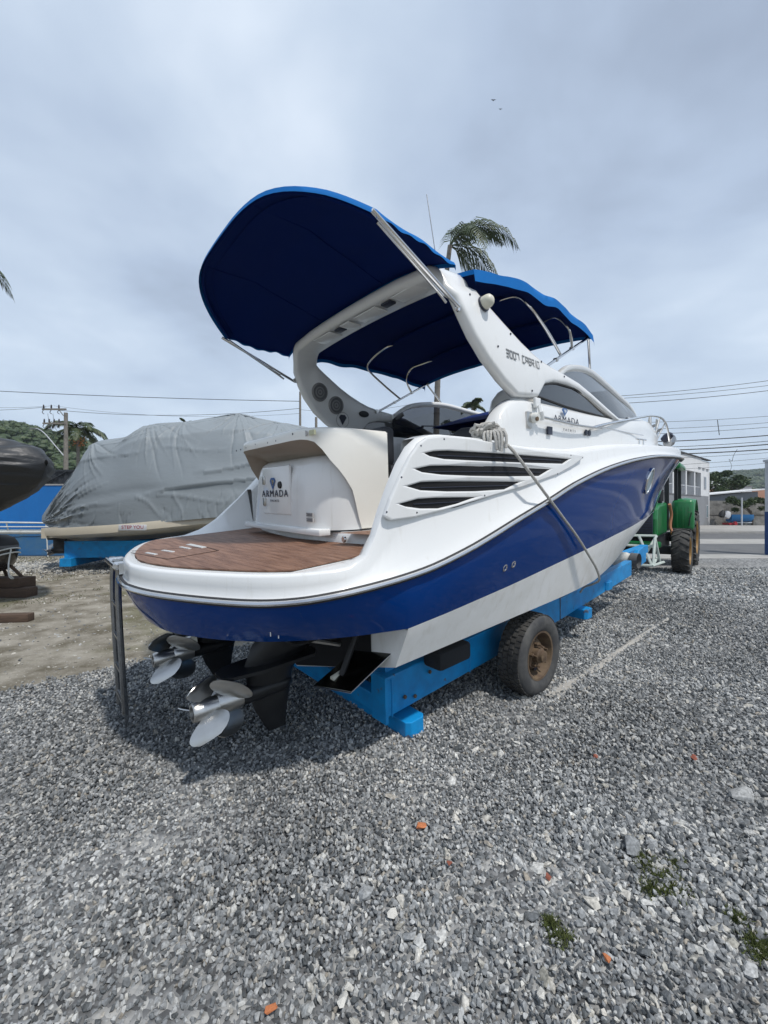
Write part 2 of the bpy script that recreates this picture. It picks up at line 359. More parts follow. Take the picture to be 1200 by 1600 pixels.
def gravel_mat():
    m = bpy.data.materials.new('crushed_stone_far'); m.use_nodes = True; nt = m.node_tree; N = nt.nodes; L = nt.links; p = N['Principled BSDF']; p.inputs['Roughness'].default_value = .9
    p.inputs['Specular IOR Level'].default_value = .2
    g = N.new('ShaderNodeNewGeometry')
    v = N.new('ShaderNodeTexVoronoi'); v.inputs['Scale'].default_value = 30; v.inputs['Randomness'].default_value = 1; L.new(g.outputs['Position'], v.inputs['Vector'])
    sp = N.new('ShaderNodeSeparateColor'); L.new(v.outputs['Color'], sp.inputs[0])
    r = N.new('ShaderNodeValToRGB'); e = r.color_ramp.elements; e[0].color = (.10, .103, .106, 1); e[1].color = (.52, .52, .50, 1); k = e.new(.5); k.color = (.27, .275, .278, 1); L.new(sp.outputs[0], r.inputs[0])
    t = N.new('ShaderNodeTexNoise'); t.inputs['Scale'].default_value = .5; t.inputs['Detail'].default_value = 6; L.new(g.outputs['Position'], t.inputs[0])
    mr = N.new('ShaderNodeMapRange'); mr.inputs[1].default_value = .35; mr.inputs[2].default_value = .7; mr.inputs[3].default_value = .55; mr.inputs[4].default_value = .95; L.new(t.outputs[0], mr.inputs[0])
    sc = N.new('ShaderNodeVectorMath'); sc.operation = 'SCALE'; L.new(r.outputs[0], sc.inputs[0]); L.new(mr.outputs[0], sc.inputs[3]); L.new(sc.outputs[0], p.inputs['Base Color'])
    b = N.new('ShaderNodeBump'); b.inputs['Distance'].default_value = .02; b.invert = True; L.new(v.outputs['Distance'], b.inputs['Height']); L.new(b.outputs[0], p.inputs['Normal'])
    return m
DIRT = ground_mat(); GRAVF = gravel_mat()
ASPH = mat('grey_asphalt', (.105, .108, .112), .9, var=.6, vscale=1.5, vcol=(.16, .16, .158), bump=.006, bscale=60)
CONC = mat('pale_concrete', (.36, .35, .33), .9, var=.7, vscale=1.3, vcol=(.24, .235, .215), bump=.008, bscale=20)
SANDM = mat('pale_sand_seam', (.40, .385, .35), .95, var=.5, vscale=9, vcol=(.28, .27, .25), bump=.006, bscale=60)
b = MB(); N_ = 60; xs = np.linspace(-700, 900, N_); b.grid([[(x, y, 0) for x in xs] for y in np.linspace(-60, 800, N_)], DIRT); struct('ground', b)
# line between dirt yard (left/back) and crushed stone (right/front)
BND = [(-9, -.6), (-6, 1.0), (-4.3, 2.55), (-3.35, 3.50), (-2.68, 4.18), (-2.2, 4.52), (-1.2, 5.0), (.5, 5.9), (3, 7.8), (6, 10.6), (8.6, 13.3)]
def bnd_y(x): return ip(x, BND)+.05*noise.noise(Vector((x*2.2, 0, 5)))+.03*noise.noise(Vector((x*9, 0, 1)))
b = MB(); rows = []
for x in np.linspace(-9, 24, 240):
    yt = min(bnd_y(x), 13.25+.12*noise.noise(Vector((x*1.5, 3, 0))))
    rows.append([(x, y, .004) for y in (-2.0-.0*x, yt)])
b.grid(rows, GRAVF); struct('gravel_yard', b)
# road, verge and far pavement
b = MB(); b.box((-60, 13.9, -.05), (90, 26.6, .004), ASPH); struct('road', b)
b = MB(); b.box((8.2, 13.15, -.05), (90, 14.3, .012), CONC); struct('concrete_apron', b)
b = MB(); b.box((-60, 18.7, -.05), (90, 21.6, .008), CONC); struct('concrete_gutter', b)
b = MB(); b.box((-60, 26.6, -.05), (90, 36.4, .13), CONC); struct('pavement', b)
# pale sand seam in the gravel
b = MB(); rows = []; P0, P1 = Vector((1.40, 3.45)), Vector((4.15, 5.98)); d = (P1-P0).normalized(); n = Vector((-d.y, d.x))
for t in np.linspace(0, 1, 60):
    q = P0+(P1-P0)*t; w = .022+.03*(1-t)+.03*noise.noise(Vector((t*9, 0, 0))); sh = .03*noise.noise(Vector((t*5, 4, 0)))
    rows.append([(q.x+n.x*(sh-w), q.y+n.y*(sh-w), .012), (q.x+n.x*sh, q.y+n.y*sh, .024), (q.x+n.x*(sh+w), q.y+n.y*(sh+w), .012)])
b.grid(rows, SANDM); struct('sand_seam', b, smooth=True)
# boundary wall on the left
WY = 14.0
w_ = thing('boundary_wall', 'long bright blue plastered wall behind the covered boats', 'wall', M=T3(-12, WY, 0))
def wl(name, a, b_, m, **k):
    q = MB(); q.box(tuple(np.array(a)-np.array((-12, WY, 0))), tuple(np.array(b_)-np.array((-12, WY, 0))), m); return part(name, q, w_, smooth=False, **k)
wl('wall_face', (-34, WY, 0), (4.0, WY+.2, 2.40), WALLB); wl('coping', (-34, WY-.02, 2.40), (4.0, WY+.22, 2.45), CONC)
wl('lower_render', (-34, WY-.025, 0), (4.0, WY-.003, .92), WALLBD)
q = MB(); pts = [(x, -.03, .66+.05*noise.noise(Vector((x*1.3, 2, 0)))+.03*noise.noise(Vector((x*5, 2, 0)))+.03*sin(x)) for x in np.linspace(-3.5, 2.2, 60)]
q.tube(pts, .008, LETTER, 4); part('crack', q, w_)
f_ = thing('sheet_fence', 'dark ribbed sheet fence running along the top of the blue wall', 'fence', M=T3(-12, WY+.35, 0))
for k in range(16):
    x0 = -20+k*2.0; q = MB(); rows = []
    for i in range(41): x = x0+i*.05-.01*(i == 40)+12-12; rows.append([(x, .012*(1 if (i//2) % 2 else -1), .9), (x, .012*(1 if (i//2) % 2 else -1), 2.93)])
    q.grid(rows, FENCED); part('fence_sheet', q, f_, smooth=False)
    q = MB(); q.box((x0-.03, -.06, 0), (x0+.03, -.015, 2.97), FENCED); part('post', q, f_, smooth=False)
q = MB(); q.box((-20, -.05, 2.90), (12, -.02, 2.97), FENCED); part('top_rail', q, f_, smooth=False)
for k in range(16):
    x0 = -20+k*2.0; q = MB(); q.tube([(x0+.1, -.04, 2.45), (x0+.9, -.04, 2.9)], .02, FENCED, 5); part('brace', q, f_)
# gate pillar on the right
g_ = thing('gate_pillar', 'square gate pillar at the right edge, dark blue below and pale above', 'pillar', M=T3(13.50, 14.0, 0))
q = MB(); q.box((-.26, -.25, 0), (.26, .25, 1.50), POSTB); part('lower_shaft', q, g_, smooth=False)
q = MB(); q.box((-.255, -.245, 1.50), (.255, .245, 3.22), POSTW); q.box((-.29, -.28, 3.22), (.29, .28, 3.30), POSTW); part('upper_shaft', q, g_, smooth=False)
# two storey building across the road
FA, FB = Vector((22.6, 31.6, 0)), Vector((30.1, 37.9, 0)); fd = (FB-FA).normalized(); fn = Vector((fd.y, -fd.x, 0)); FL = (FB-FA).length
M_ = Matrix((fd, -fn, K)).transposed().to_4x4(); M_.translation = FA     # x along facade, y into the house
bd = thing('two_storey_house', 'white and grey two storey building with an open upper veranda across the road', 'building', M=M_)
def bx(name, a, b_, m, p=bd, **k): q = MB(); q.box(a, b_, m); return part(name, q, p, smooth=False, **k)
D_ = 6.0; Z1 = 2.75; Z2 = 5.9
bx('ground_floor_wall', (-9, 0, 0), (FL, D_, Z1), BLDG)
o = bx('upper_wall', (FL-2.9, 0, Z1), (FL, D_, Z2), BLDW); bx('parapet', (-9, -.02, 4.75), (FL-2.9, .22, Z2+.12), BLDW); bx('roof_edge', (-9, -.12, Z2+.12), (FL+.1, .2, Z2+.20), BLDD)
bx('veranda_back_wall', (-9, 2.2, Z1), (FL-2.9, 2.4, 4.75), BLDD); bx('veranda_floor', (-9, 0, Z1-.12), (FL-2.9, 2.2, Z1+.02), BLDG); bx('veranda_ceiling', (-9, .22, 4.72), (FL-2.9, 2.4, 4.80), BLDG)
for x in (FL-4.9, FL-7.4, -1.0, -4): bx('column', (x, .02, Z1+.02), (x+.32, .34, 4.75), BLDW)
q = MB()
for x in np.arange(-6, FL-3, .16): q.box((x, .08, Z1+.05), (x+.03, .11, Z1+.75), POSTW)
q.box((-6, .07, Z1+.72), (FL-3, .12, Z1+.78), POSTW); part('railing', q, bd, smooth=False)
wn = bx('window', (FL-1.95, -.03, 3.35), (FL-1.2, .02, 4.5), POSTW); bx('pane', (FL-1.88, -.045, 3.42), (FL-1.27, -.032, 4.43), GLASS, wn)
wn = bx('window', (FL-1.15, -.03, .75), (FL-.62, .02, 1.95), POSTW); bx('pane', (FL-1.08, -.045, .82), (FL-.69, -.032, 1.88), WINBL, wn)
for x in (FL-3.9, FL-2.5, FL-1.2): bx('ledge', (x, -.10, 5.15), (x+.8, -.0, 5.20), BLDG)
bx('air_unit', (FL-6.1, 1.9, 3.6), (FL-5.5, 2.2, 4.1), POSTW)
bx('corner_strip', (FL-.30, -.012, 0), (FL+.012, D_, Z2-.1), BLDW)
# rough wall and lean-to beyond
q = MB(); rows = []
xs = np.linspace(30.2, 52, 80)
q.box((30.2, 38.0, 0), (52, 38.3, 2.35), ROUGHW); q.box((30.2, 37.97, 1.0), (52, 38.0, 1.04), BARKD); o = part('rough_wall', q, smooth=False); tag(o, 'rough unpainted grey wall on the far side of the road', 'wall')
ls = thing('lean_to_shed', 'small grey shed with a sloping pale roof behind the rough wall', 'shed', M=T3(31, 39, 0))
q = MB(); q.prism([(-.8, 0), (4.6, 0), (4.6, 3.25), (-.8, 2.75)], 0, 3, BLDG, 'y'); part('wall', q, ls, smooth=False)
q = MB(); q.prism([(-1.1, 2.82), (5.2, 3.42), (5.2, 3.52), (-1.1, 2.92)], -.4, 3.3, BLDW, 'y'); part('roof', q, ls, smooth=False)
hs = thing('tiled_roof_house', 'low house with a brown tiled roof behind the vine tree', 'house', M=T3(43, 46, 0))
q = MB(); q.box((-6, 0, 0), (7, 7, 2.7), ROUGHW); part('wall', q, hs, smooth=False)
q = MB(); q.prism([(-.6, 2.6), (3.5, 4.0), (7.6, 2.6)], -6.6, 7.6, ROOFT, 'x'); part('roof', q, hs, smooth=False)
q = MB(); q.box((-2.6, 1.0, 3.0), (-.8, 2.4, 4.15), BLDW); q.box((-2.7, .9, 4.15), (-.7, 2.5, 4.22), BLDG); part('water_tank', q, hs, smooth=False)
h2 = thing('white_house', 'white gabled house half hidden behind the dark trees', 'house', M=T3(41, 58, 0))
q = MB(); q.box((-4, 0, 0), (6, 8, 5.0), BLDW); part('wall', q, h2, smooth=False)
q = MB(); q.prism([(-.5, 4.9), (4, 7.0), (8.5, 4.9)], -4.4, 6.4, BLDW, 'x'); part('roof', q, h2, smooth=False)
# hills
def hill(name, ridge, y0, y1, mt):
    q = MB(); rows = []
    for x, z in ridge:
        row = []
        for t in np.linspace(0, 1, 14):
            f = sin(t*pi/2)**1.1; row.append((x*(y0+(y1-y0)*t)/y1, y0+(y1-y0)*t, max(.0, z*f*(1+.06*noise.noise(Vector((x*.02, t*3, 0)))))-.5*(t == 0)))
        row += [(x*1.25, y1*1.25, z*.5), (x*1.4, y1*1.4, -1)]
        rows.append(row)
    q.grid(rows, mt); return struct(name, q, smooth=True)
HILLM = mat('forest_floor', (.03, .042, .018), .95, var=.8, vscale=.12, vcol=(.05, .07, .025), bump=1.2, bscale=.25)
RL = [(-340, 22), (-300, 40), (-240, 52), (-200, 46), (-165, 36), (-141, 32), (-131, 31), (-117, 27), (-103, 24.5), (-89, 23), (-70, 19), (-47, 14), (-20, 10), (20, 6), (60, 2), (90, -1)]
RL = [(x, max(-1, z-3)) for x, z in RL]
RL = [(x, sip(x, RL)) for x in np.linspace(-340, 90, 60)]
hill('hill', RL, 60, 150, HILLM)
RR = [(60, 0), (120, 12), (200, 24), (300, 33), (360, 36), (420, 41), (520, 46), (640, 38), (760, 30), (900, 8)]
RR = [(x, sip(x, RR)) for x in np.linspace(60, 640, 60)]
hill('far_hill', RR, 260, 470, HILLM)
# ================================================================ the motor boat
boat = thing('motor_boat', 'large blue and white cabin cruiser with a blue canopy over its white arch', 'boat', M=BM)
AFT = [(.10, 0), (.115, .2), (.16, .4), (.235, .62), (.32, .83), (.40, 1.0), (.51, 1.15), (.66, 1.255), (.87, 1.33), (1.2, 1.385), (1.6, 1.42), (2.1, 1.445), (2.6, 1.45)]
ZR = [(.1, 1.12), (.4, 1.132), (.75, 1.168), (1.2, 1.222), (1.53, 1.295), (2.1, 1.46), (2.47, 1.56), (2.9, 1.68), (3.65, 1.83), (4.35, 1.92), (5.02, 1.97), (6, 1.995), (7, 2.0), (9.6, 2.03)]
ZT = [(.05, 1.252), (.78, 1.288), (.90, 1.345), (.97, 1.49), (1.03, 1.62), (1.10, 1.765), (1.17, 1.88), (1.24, 1.955), (1.32, 1.992), (1.42, 2.005), (1.8, 2.0), (2.1, 1.97), (2.5, 1.95), (3.2, 1.96), (4, 2.04), (5, 2.10), (6, 2.13), (7, 2.13), (9.6, 2.08)]
ZTP = [(.05, 1.252), (.78, 1.288), (.90, 1.34), (1.0, 1.43), (1.1, 1.54), (1.25, 1.68), (1.45, 1.87), (1.6, 1.96), (1.8, 2.0)]+ZT[11:]
BOW = 9.6
half = [(p.x, p.y) for p in crv([(a, b, 0) for a, b in AFT], 5)][:-1]
for _it in range(14):
    half[1:-1] = [((half[i-1][0]+2*half[i][0]+half[i+1][0])/4, (half[i-1][1]+2*half[i][1]+half[i+1][1])/4) for i in range(1, len(half)-1)]
sv = list(np.linspace(2.6, 7.2, 34))+list(9.6-(9.6-7.2)*(1-np.linspace(0, 1, 26)[1:])**1.6)
for s_ in sv: half.append((s_, 1.45 if s_ < 4.5 else 1.45*max(0, 1-((s_-4.5)/(BOW-4.5))**2.4)))
half[-1] = (BOW, 0.0)
NR = []
for i, (a, b) in enumerate(half):
    p0 = half[max(i-1, 0)]; p1 = half[min(i+1, len(half)-1)]; d = Vector((p1[0]-p0[0], p1[1]-p0[1]))
    if i == 0: d = Vector((0, 1))
    if i == len(half)-1: d = Vector((0, -1))
    d.normalize(); NR.append((-d.y, d.x))       # outward in (s, b)
def inset(i, w):
    a, b = half[i]; n = NR[i]; w = min(w, 1.4)
    q = (a-n[0]*w, b-n[1]*w)
    return (q[0], max(q[1], 0.0))
def sides(fn, mb, m):
    """rows of fn(i)->list of (s,b,z) built on starboard and mirrored to port"""
    for sg in (-1, 1):
        rows = [[(s, sg*b, z) for s, b, z in fn(i)] for i in fn.idx]
        mb.grid(rows, m, flip=sg > 0)
# hull: blue topsides, white boot band, bottom
ZK = [(1, .885), (1.5, .91), (2.2, .96), (3.3, 1.06), (4.1, 1.14), (5, 1.21), (6, 1.27), (7, 1.31), (8, 1.37), (8.9, 1.47)]
ZC = [(1, .63), (4, .665), (4.7, .73), (5.2, .78), (6, .86), (7, .97), (8.2, 1.12)]
ZKE = [(1, .26), (4, .26), (5.5, .36), (6.6, .6), (7.6, .95)]
bK = lambda s: 1.315 if s < 3.5 else 1.315*max(0, 1-((s-3.5)/5.4)**2.4)
bC = lambda s: 1.2 if s < 3 else 1.2*max(0, 1-((s-3)/5.2)**2.0)
bRr = lambda s: ip(s, half)
ts = 1-(1-np.linspace(0, 1, 60))**1.25
st = []
for t in ts:
    sR, sK, sC, sE = 1.15+(9.6-1.15)*t, 1.15+(8.9-1.15)*t, 1.15+(8.2-1.15)*t, 1.15+(7.6-1.15)*t
    r = (sR, bRr(sR), sip(sR, ZR)); k = (sK, bK(sK), ip(sK, ZK)); c = (sC, bC(sC), ip(sC, ZC)); e = (sE, 0, ip(sE, ZKE))
    st.append((r, k, c, e))
def lerp3(a, b, t): return tuple(a[i]+(b[i]-a[i])*t for i in range(3))
hb = MB()
for sg in (-1, 1):
    blue = []; band = []; bot = []
    for (r, k, c, e), t in zip(st, ts):
        row = []
        for j in range(9):
            q = lerp3(r, k, j/8); u_ = min(1, max(0, (t-.25)/.5)); u_ = u_*u_*(3-2*u_); fl = sin(pi*j/8)*(.09*u_*(1-t)*1.6-.016*(1-u_))
            row.append((q[0], sg*max(0, q[1]-fl), q[2]))
        blue.append(row)
        band.append([(q[0], sg*q[1], q[2]) for q in (lerp3(k, c, j/3) for j in range(4))])
        bot.append([(q[0], sg*q[1], q[2]-.0*j) for j, q in ((j, lerp3(c, e, j/3)) for j in range(4))])
    hb.grid(blue, BLUE); hb.grid(band, HULLBOT); hb.grid(bot, HULLBOT)
# true transom under the platform, its middle black with the deep shade painted in
r, k, c, e = st[0]
hb.add([(1.15, -k[1], .883), (1.15, k[1], .883), (1.15, c[1], c[2]), (1.15, 0, e[2]), (1.15, -c[1], c[2])], [(0, 1, 2, 3, 4)], HULLBOT)
hb.add([(1.146, -.98, .875), (1.146, .98, .875), (1.146, .98, .56), (1.146, 0, .27), (1.146, -.98, .56)], [(0, 1, 2, 3, 4)], SHADEBLK)
# platform skirt that wraps the stern
LOW = [(.21, 0), (.225, .25), (.28, .45), (.38, .67), (.50, .85), (.62, .98), (.75, 1.09), (.9, 1.19), (1.15, 1.315)]
hi = [q for q in half if q[0] < 1.15]+[(1.15, bRr(1.15))]
lo = [(p.x, p.y) for p in crv([(a, b, 0) for a, b in LOW], 8)]
def resample(P, n):
    P = [Vector((a, b)) for a, b in P]; L = [0]
    for i in range(1, len(P)): L.append(L[-1]+(P[i]-P[i-1]).length)
    return [(float(np.interp(x, L, [p.x for p in P])), float(np.interp(x, L, [p.y for p in P]))) for x in np.linspace(0, L[-1], n)]
H_, L_ = resample(hi, 40), resample(lo, 40)
for sg in (-1, 1):
    rows = []
    for (a, b), (c_, d) in zip(H_, L_):
        z1 = sip(a, ZR); z0 = .865+.02857*(a-.1)*(ip(1.15, ZK)-.865)/.03*1.0 if a < 1.149 else ip(1.15, ZK)
        w_ = min(1, max(0, (a-.5)/.65)); w_ = w_*w_*(3-2*w_); ex_p = 1.5-.5*w_
        rows.append([(a+(c_-a)*(t**ex_p), sg*(b+(d-b)*(t**ex_p)+.016*w_*sin(pi*t)), z1+(z0-z1)*t) for t in np.linspace(0, 1, 9)]+[(1.16, sg*d*.99, z0+.006)])
    hb.grid(rows, BLUE)
hull = part('hull', hb, boat, ang=32)
# rub rail: rubber base and steel strip
zr = [(a, b, sip(a, ZR)) for a, b in half]
full = [(a, -b, z) for a, b, z in zr[::-1]]+[(a, b, z) for a, b, z in zr[1:]]
def offs(i, w, dz):
    a, b, z = zr[i]; n = NR[i]; return (a+n[0]*w, b+n[1]*w, z+dz)
def ribbon(mb, prof, m):
    """closed profile [(out, dz)] swept round the rail line"""
    for sg in (-1, 1):
        rows = []
        for i in range(len(zr)):
            rows.append([(q[0], sg*q[1], q[2]) for q in (offs(i, w, dz) for w, dz in prof)])
        mb.grid(rows, m, close_v=True)
rr = MB(); ribbon(rr, [(-.01, -.026), (.012, -.024), (.018, -.012), (.016, .008), (.010, .016), (-.01, .019)], RUBBER)
rub = part('rub_rail', rr, boat)
rs = MB(); ribbon(rs, [(.014, -.012), (.028, -.010), (.034, 0), (.028, .010), (.014, .012)], CHROME)
part('steel_strip', rs, rub)
# topsides (white), from the rub rail up
def zdk(s): return 1.250+.05*min(1.2, max(0, (s-.05)/1.1))
def top_rows(i, port=False):
    a, b = half[i]; z0 = sip(a, ZR)+.018; zt = ip(a, ZTP if port else ZT); h = zt-z0
    f = min(1, max(0, (a-.72)/.28))*min(1, max(0, (6.5-a)/3))
    e = .012; w = [e*.2, e*.8+.024*f, e*.9+.052*f, e+.058*f, .018+.060*f, .027+.072*f, .046+.096*f]
    zz = [0, .10, .45, .86, .955, .992, 1.0]
    if b < .3 and a > 8: w = [x*b/.3 for x in w]
    out = []
    for wi, q in zip(w, zz):
        p = inset(i, wi); out.append((p[0], p[1], z0+h*q))
    if a < 1.3:
        o = out[-1]; bb = min(o[1], 1.10); ss = o[0]+.02
        out.append((ss if o[1] < 1.1 else o[0], bb, zdk(o[0])))
    return out
tb = MB()
for sg in (-1, 1):
    A = [i for i, q in enumerate(half) if q[0] < 1.3]; B = [i for i, q in enumerate(half) if q[0] >= 1.28]
    B = [A[-1]]+[i for i in range(A[-1]+1, len(half))]
    tb.grid([[(s, sg*b, z) for s, b, z in top_rows(i, sg > 0)] for i in A], WHITE)
    tb.grid([[(s, sg*b, z) for s, b, z in top_rows(i, sg > 0)[:7]] for i in B], WHITE)
tops = part('topsides', tb, boat, ang=40)
# swim platform plate and riser, cockpit sole
pl = MB()
edge = [top_rows(i)[-1] for i in A]
poly = [(s, -b) for s, b, z in edge[::-1]]+[(s, b) for s, b, z in edge[1:]]
pl.prism(poly+[(1.45, 1.10), (1.45, -1.10)], -.03, .001, WHITE)
pl.v = [(x, y, z+zdk(x)) for x, y, z in pl.v]
part('swim_platform', pl, boat)
rz = MB(); arc = [(1.17+.16*(abs(p)/1.02)**3, p) for p in np.linspace(-1.05, 1.05, 40)]
rz.grid([[(s, p, 1.296), (s+.003, p, 1.325), (s+.010, p, 1.375), (s+.022, p, 1.388), (s+.3, p, 1.390), (2.6, p, 1.392)] for s, p in arc], WHITE)
part('cockpit_sole', rz, boat, ang=50)
# inner walls of the cockpit
iw = MB()
for sg in (-1, 1):
    rows = []
    for i in B:
        a, b = half[i]
        if a > 5.2: break
        o = top_rows(i, sg > 0)[6]; zt = o[2]
        rows.append([(o[0], sg*o[1], zt), (o[0], sg*1.155, zt), (o[0], sg*1.135, zt-.02), (o[0], sg*1.12, 1.38)])
    iw.grid(rows, WHITE)
    a0 = top_rows(B[0])[6]
part('cockpit_coaming', iw, boat, ang=40)
# teak mats: boards with caulk joints
def teak_mat(name, polyfn, x0, x1, y0, y1, z, w=.062, lab=None):
    """boards run athwart; polyfn(s)->(pmin,pmax)"""
    base = MB(); s = x0; rows = []
    for s in np.linspace(x0, x1, 40): a, b = polyfn(s); rows.append([(s, a, z+.003), (s, b, z+.003)])
    base.grid([[(x, y, zdk(x)+.004) for x, y, z_ in r_] for r_ in rows], CAULK); mt = part(name, base, boat, smooth=False)
    return mt
def edge_p(s):   # half width of the teak at s
    s0, s1 = .155, 1.16
    pts = [(q[0]+.012, q[1]-.008) for q in edge]
    b = min(1.09, float(np.interp(s, [p[0] for p in pts], [p[1] for p in pts])) if s > pts[0][0] else 0)
    return max(b, 0)
mat_t = teak_mat('teak_deck_mat', lambda s: (-edge_p(s), edge_p(s)), edge[0][0]+.013, 1.17, 0, 0, 1.304)
def board(lo, hi, s0, s1):
    b = MB(); (a0, b0), (a1, b1) = lo, hi
    b.add([(x, y, zdk(x)+dz) for dz in (.0045, .0125) for x, y in ((s0, a0), (s1, a1), (s1, b1), (s0, b0))], [(0, 3, 2, 1), (4, 5, 6, 7), (0, 1, 5, 4), (1, 2, 6, 5), (2, 3, 7, 6), (3, 0, 4, 7)], TEAK)
    part('board', b, mat_t, smooth=False)
s_ = edge[0][0]+.02
while s_ < 1.30:
    sa, sb_ = s_+.0008, min(s_+.0492, 1.32); ea, eb = edge_p(sa), edge_p(sb_)
    if sb_ <= 1.17: board((-ea, ea), (-eb, eb), sa, sb_)
    else:
        ia, ib = [1.02*max(0, (q-1.17)/.16)**(1/3)+.01 for q in (sa, sb_)]
        if ib < 1.07:
            board((-ea, -ia), (-eb, -ib), sa, sb_); board((ia, ea), (ib, eb), sa, sb_)
    s_ += .05
# white inlays cut into the mat (boarding ladder hatch)
def strip(mb, a, b, w, z0, z1, m):
    a, b = Vector(a), Vector(b); d = (b-a).normalized(); n = Vector((-d.y, d.x))*w/2; c = [a-n, b-n, b+n, a+n]
    mb.add([(q.x, q.y, zdk(q.x)+h) for h in (z0, z1) for q in c], [(0, 3, 2, 1), (4, 5, 6, 7), (0, 1, 5, 4), (1, 2, 6, 5), (2, 3, 7, 6), (3, 0, 4, 7)], m)
for a_, b_, w_ in (((.172, .316), (.20, .156), .022), ((.276, .326), (.307, .155), .022), ((.405, .363), (.426, .192), .022), ((.485, .45), (.508, .14), .036)):
    inl = MB(); strip(inl, a_, b_, w_, .018, .023, WHITE); part('inlay', inl, mat_t, smooth=False)
for a_, b_ in (((.12, .55), (.53, .163)), ((.10, .46), (.209, -.118)), ((.53, .163), (.53, -.10)), ((.209, -.118), (.53, -.10))):
    inl = MB(); strip(inl, a_, b_, .007, .016, .0195, CAULK); part('hatch_seam', inl, mat_t, smooth=False)
# side deck teak beside the seat block
for sg in (-1,):
    b = MB(); b.add([(1.10, -.66, 1.396), (1.50, -.76, 1.396), (1.62, -.95, 1.396), (1.22, -1.02, 1.396)], [(0, 1, 2, 3)], TEAK); part('side_deck_teak', b, boat, smooth=False)
b = MB(); b.box((1.065, -.54, 1.365), (1.16, .78, 1.412), WHITE, ch=.010); part('boarding_step', b, boat)
b = MB(); b.lathe([(0, -.012), (.018, -.012), (.024, -.006), (.024, 0), (0, 0)], CHROME, T3(1.19, -.66, 1.345) @ RY(90), 14); part('shore_power_cap', b, boat)
# ---------------------------------------------------------------- stern seat block
sb = MB()
def outl(s0, r, p0, p1, s1):
    """plan outline of the block, starboard front -> aft -> port front, always 56 points"""
    pts = [(s1+(s0+r-s1)*t, p0) for t in np.linspace(0, 1, 15)[:-1]]
    pts += [(s0+r-r*sin(a), p0+r-r*cos(a)) for a in np.linspace(0, pi/2, 10)]
    pts += [(s0, p0+r+(p1-p0-2*r)*t) for t in np.linspace(0, 1, 10)[1:-1]]
    pts += [(s0+r-r*cos(a), p1-r+r*sin(a)) for a in np.linspace(0, pi/2, 10)]
    pts += [(s0+r+(s1-s0-r)*t, p1) for t in np.linspace(0, 1, 15)[1:]]
    return pts
rows = [[(s, p, z) for s, p in outl(a, r_, p0, p1, 1.59)] for z, a, r_, p0, p1 in ((1.40, 1.082, .34, -.652, .84), (1.55, 1.082, .34, -.652, .80), (1.70, 1.088, .33, -.652, .76), (1.80, 1.097, .32, -.652, .74), (1.87, 1.112, .31, -.645, .72), (1.91, 1.135, .30, -.625, .70), (1.935, 1.175, .28, -.59, .68), (1.945, 1.24, .25, -.53, .66))]
sb.grid(rows, WHITE)
block = part('stern_seat_block', sb, boat, ang=50)
ZB = [(.97, 2.035), (1.0, 2.034), (1.04, 2.02), (1.08, 1.965), (1.12, 1.895), (1.18, 1.82), (1.235, 1.745), (1.27, 1.70), (1.31, 1.55), (1.34, 1.405), (2, 1.405)]
def zb_(s, p): return ip(s, ZB) if (p < -.36 or p > .57) else 2.035
lid = MB(); O0 = outl(.975, .30, -.655, .74, 1.61)
rows = []
for k, (s, p) in enumerate(O0):
    zb = zb_(s, p); col_ = [(s, p, zb)]
    for t in (.15, .5, .85): col_.append((s, p, zb+(2.092-zb)*t))
    for ins, z in ((.004, 2.098), (.014, 2.108), (.03, 2.113)):
        cx_, cy_ = 1.35, .10; d = Vector((cx_-s, cy_-p)).normalized(); col_.append((s+d.x*ins, p+d.y*ins, z))
    rows.append(col_)
lid.grid(rows, CREAM); lid.add([r_[-1] for r_ in rows], [tuple(range(len(rows)))], CREAM)
lid.add([(1.61, -.655, 1.405), (1.61, .74, 1.405), (1.61, .74, 2.10), (1.61, -.655, 2.10)], [(0, 1, 2, 3)], CREAM)
lidp = part('seat_lid', lid, block, ang=50)
un = MB(); O1 = outl(1.20, .27, -.57, .66, 1.60); ra = []
for (s, p), (s2, p2) in zip(O0, O1):
    z0 = zb_(s, p)+.002; z1 = min(z0-.01, 1.937)
    ra.append([(s, p, z0), (s+(s2-s)*.05, p+(p2-p)*.05, z0-.006), (s+(s2-s)*.4, p+(p2-p)*.4, z0+(z1-z0)*.25), (s+(s2-s)*.8, p+(p2-p)*.8, z0+(z1-z0)*.7), (s2, p2, z1)])
un.grid(ra, TAN); part('lid_underside', un, block, ang=60)
# door fittings sit on the aft face
door = block
hx = MB(); hx.box((1.072, -.12, 1.50), (1.10, .36, 1.885), WHITE, ch=.012)
part('hatch', hx, door)
b = MB()
for z in (1.60, 1.78): b.box((1.062, .30, z-.035), (1.074, .345, z+.035), DULLST, ch=.004)
loose('hinge', b, door)
b = MB(); b.lathe([(0, .016), (.026, .012), (.030, 0)], BLACKP, T3(1.072, .03, 1.735) @ RY(-90), 18); part('latch', b, door)
AF = lambda s, p, z: frame((s, p, z), (0, -1, 0), (0, 0, 1))
text_part('lettering', 'ARMADA', .078, AF(1.066, .13, 1.665), LETTER, door, sx=1.25, spacing=1.25)
text_part('lettering', 'YACHTS', .026, AF(1.066, .13, 1.608), LETTER, door, sx=1.2, spacing=1.5)
def diamond(M, w, h, m, d=.002):
    b = MB(); P = [(-.5, .25), (-.28, .5), (.28, .5), (.5, .25), (0, -.5)]
    b.prism([(x*w, y*h) for x, y in P], 0, d, m, 'z', M)
    b.prism([(x*w*.62, y*h*.62+h*.03) for x, y in P[1:4]+[(0, -.35)]], d, d*1.8, CHROME, 'z', M)
    return b
part('logo', diamond(AF(1.068, .155, 1.745), .10, .10, LOGOBL), door, smooth=False)
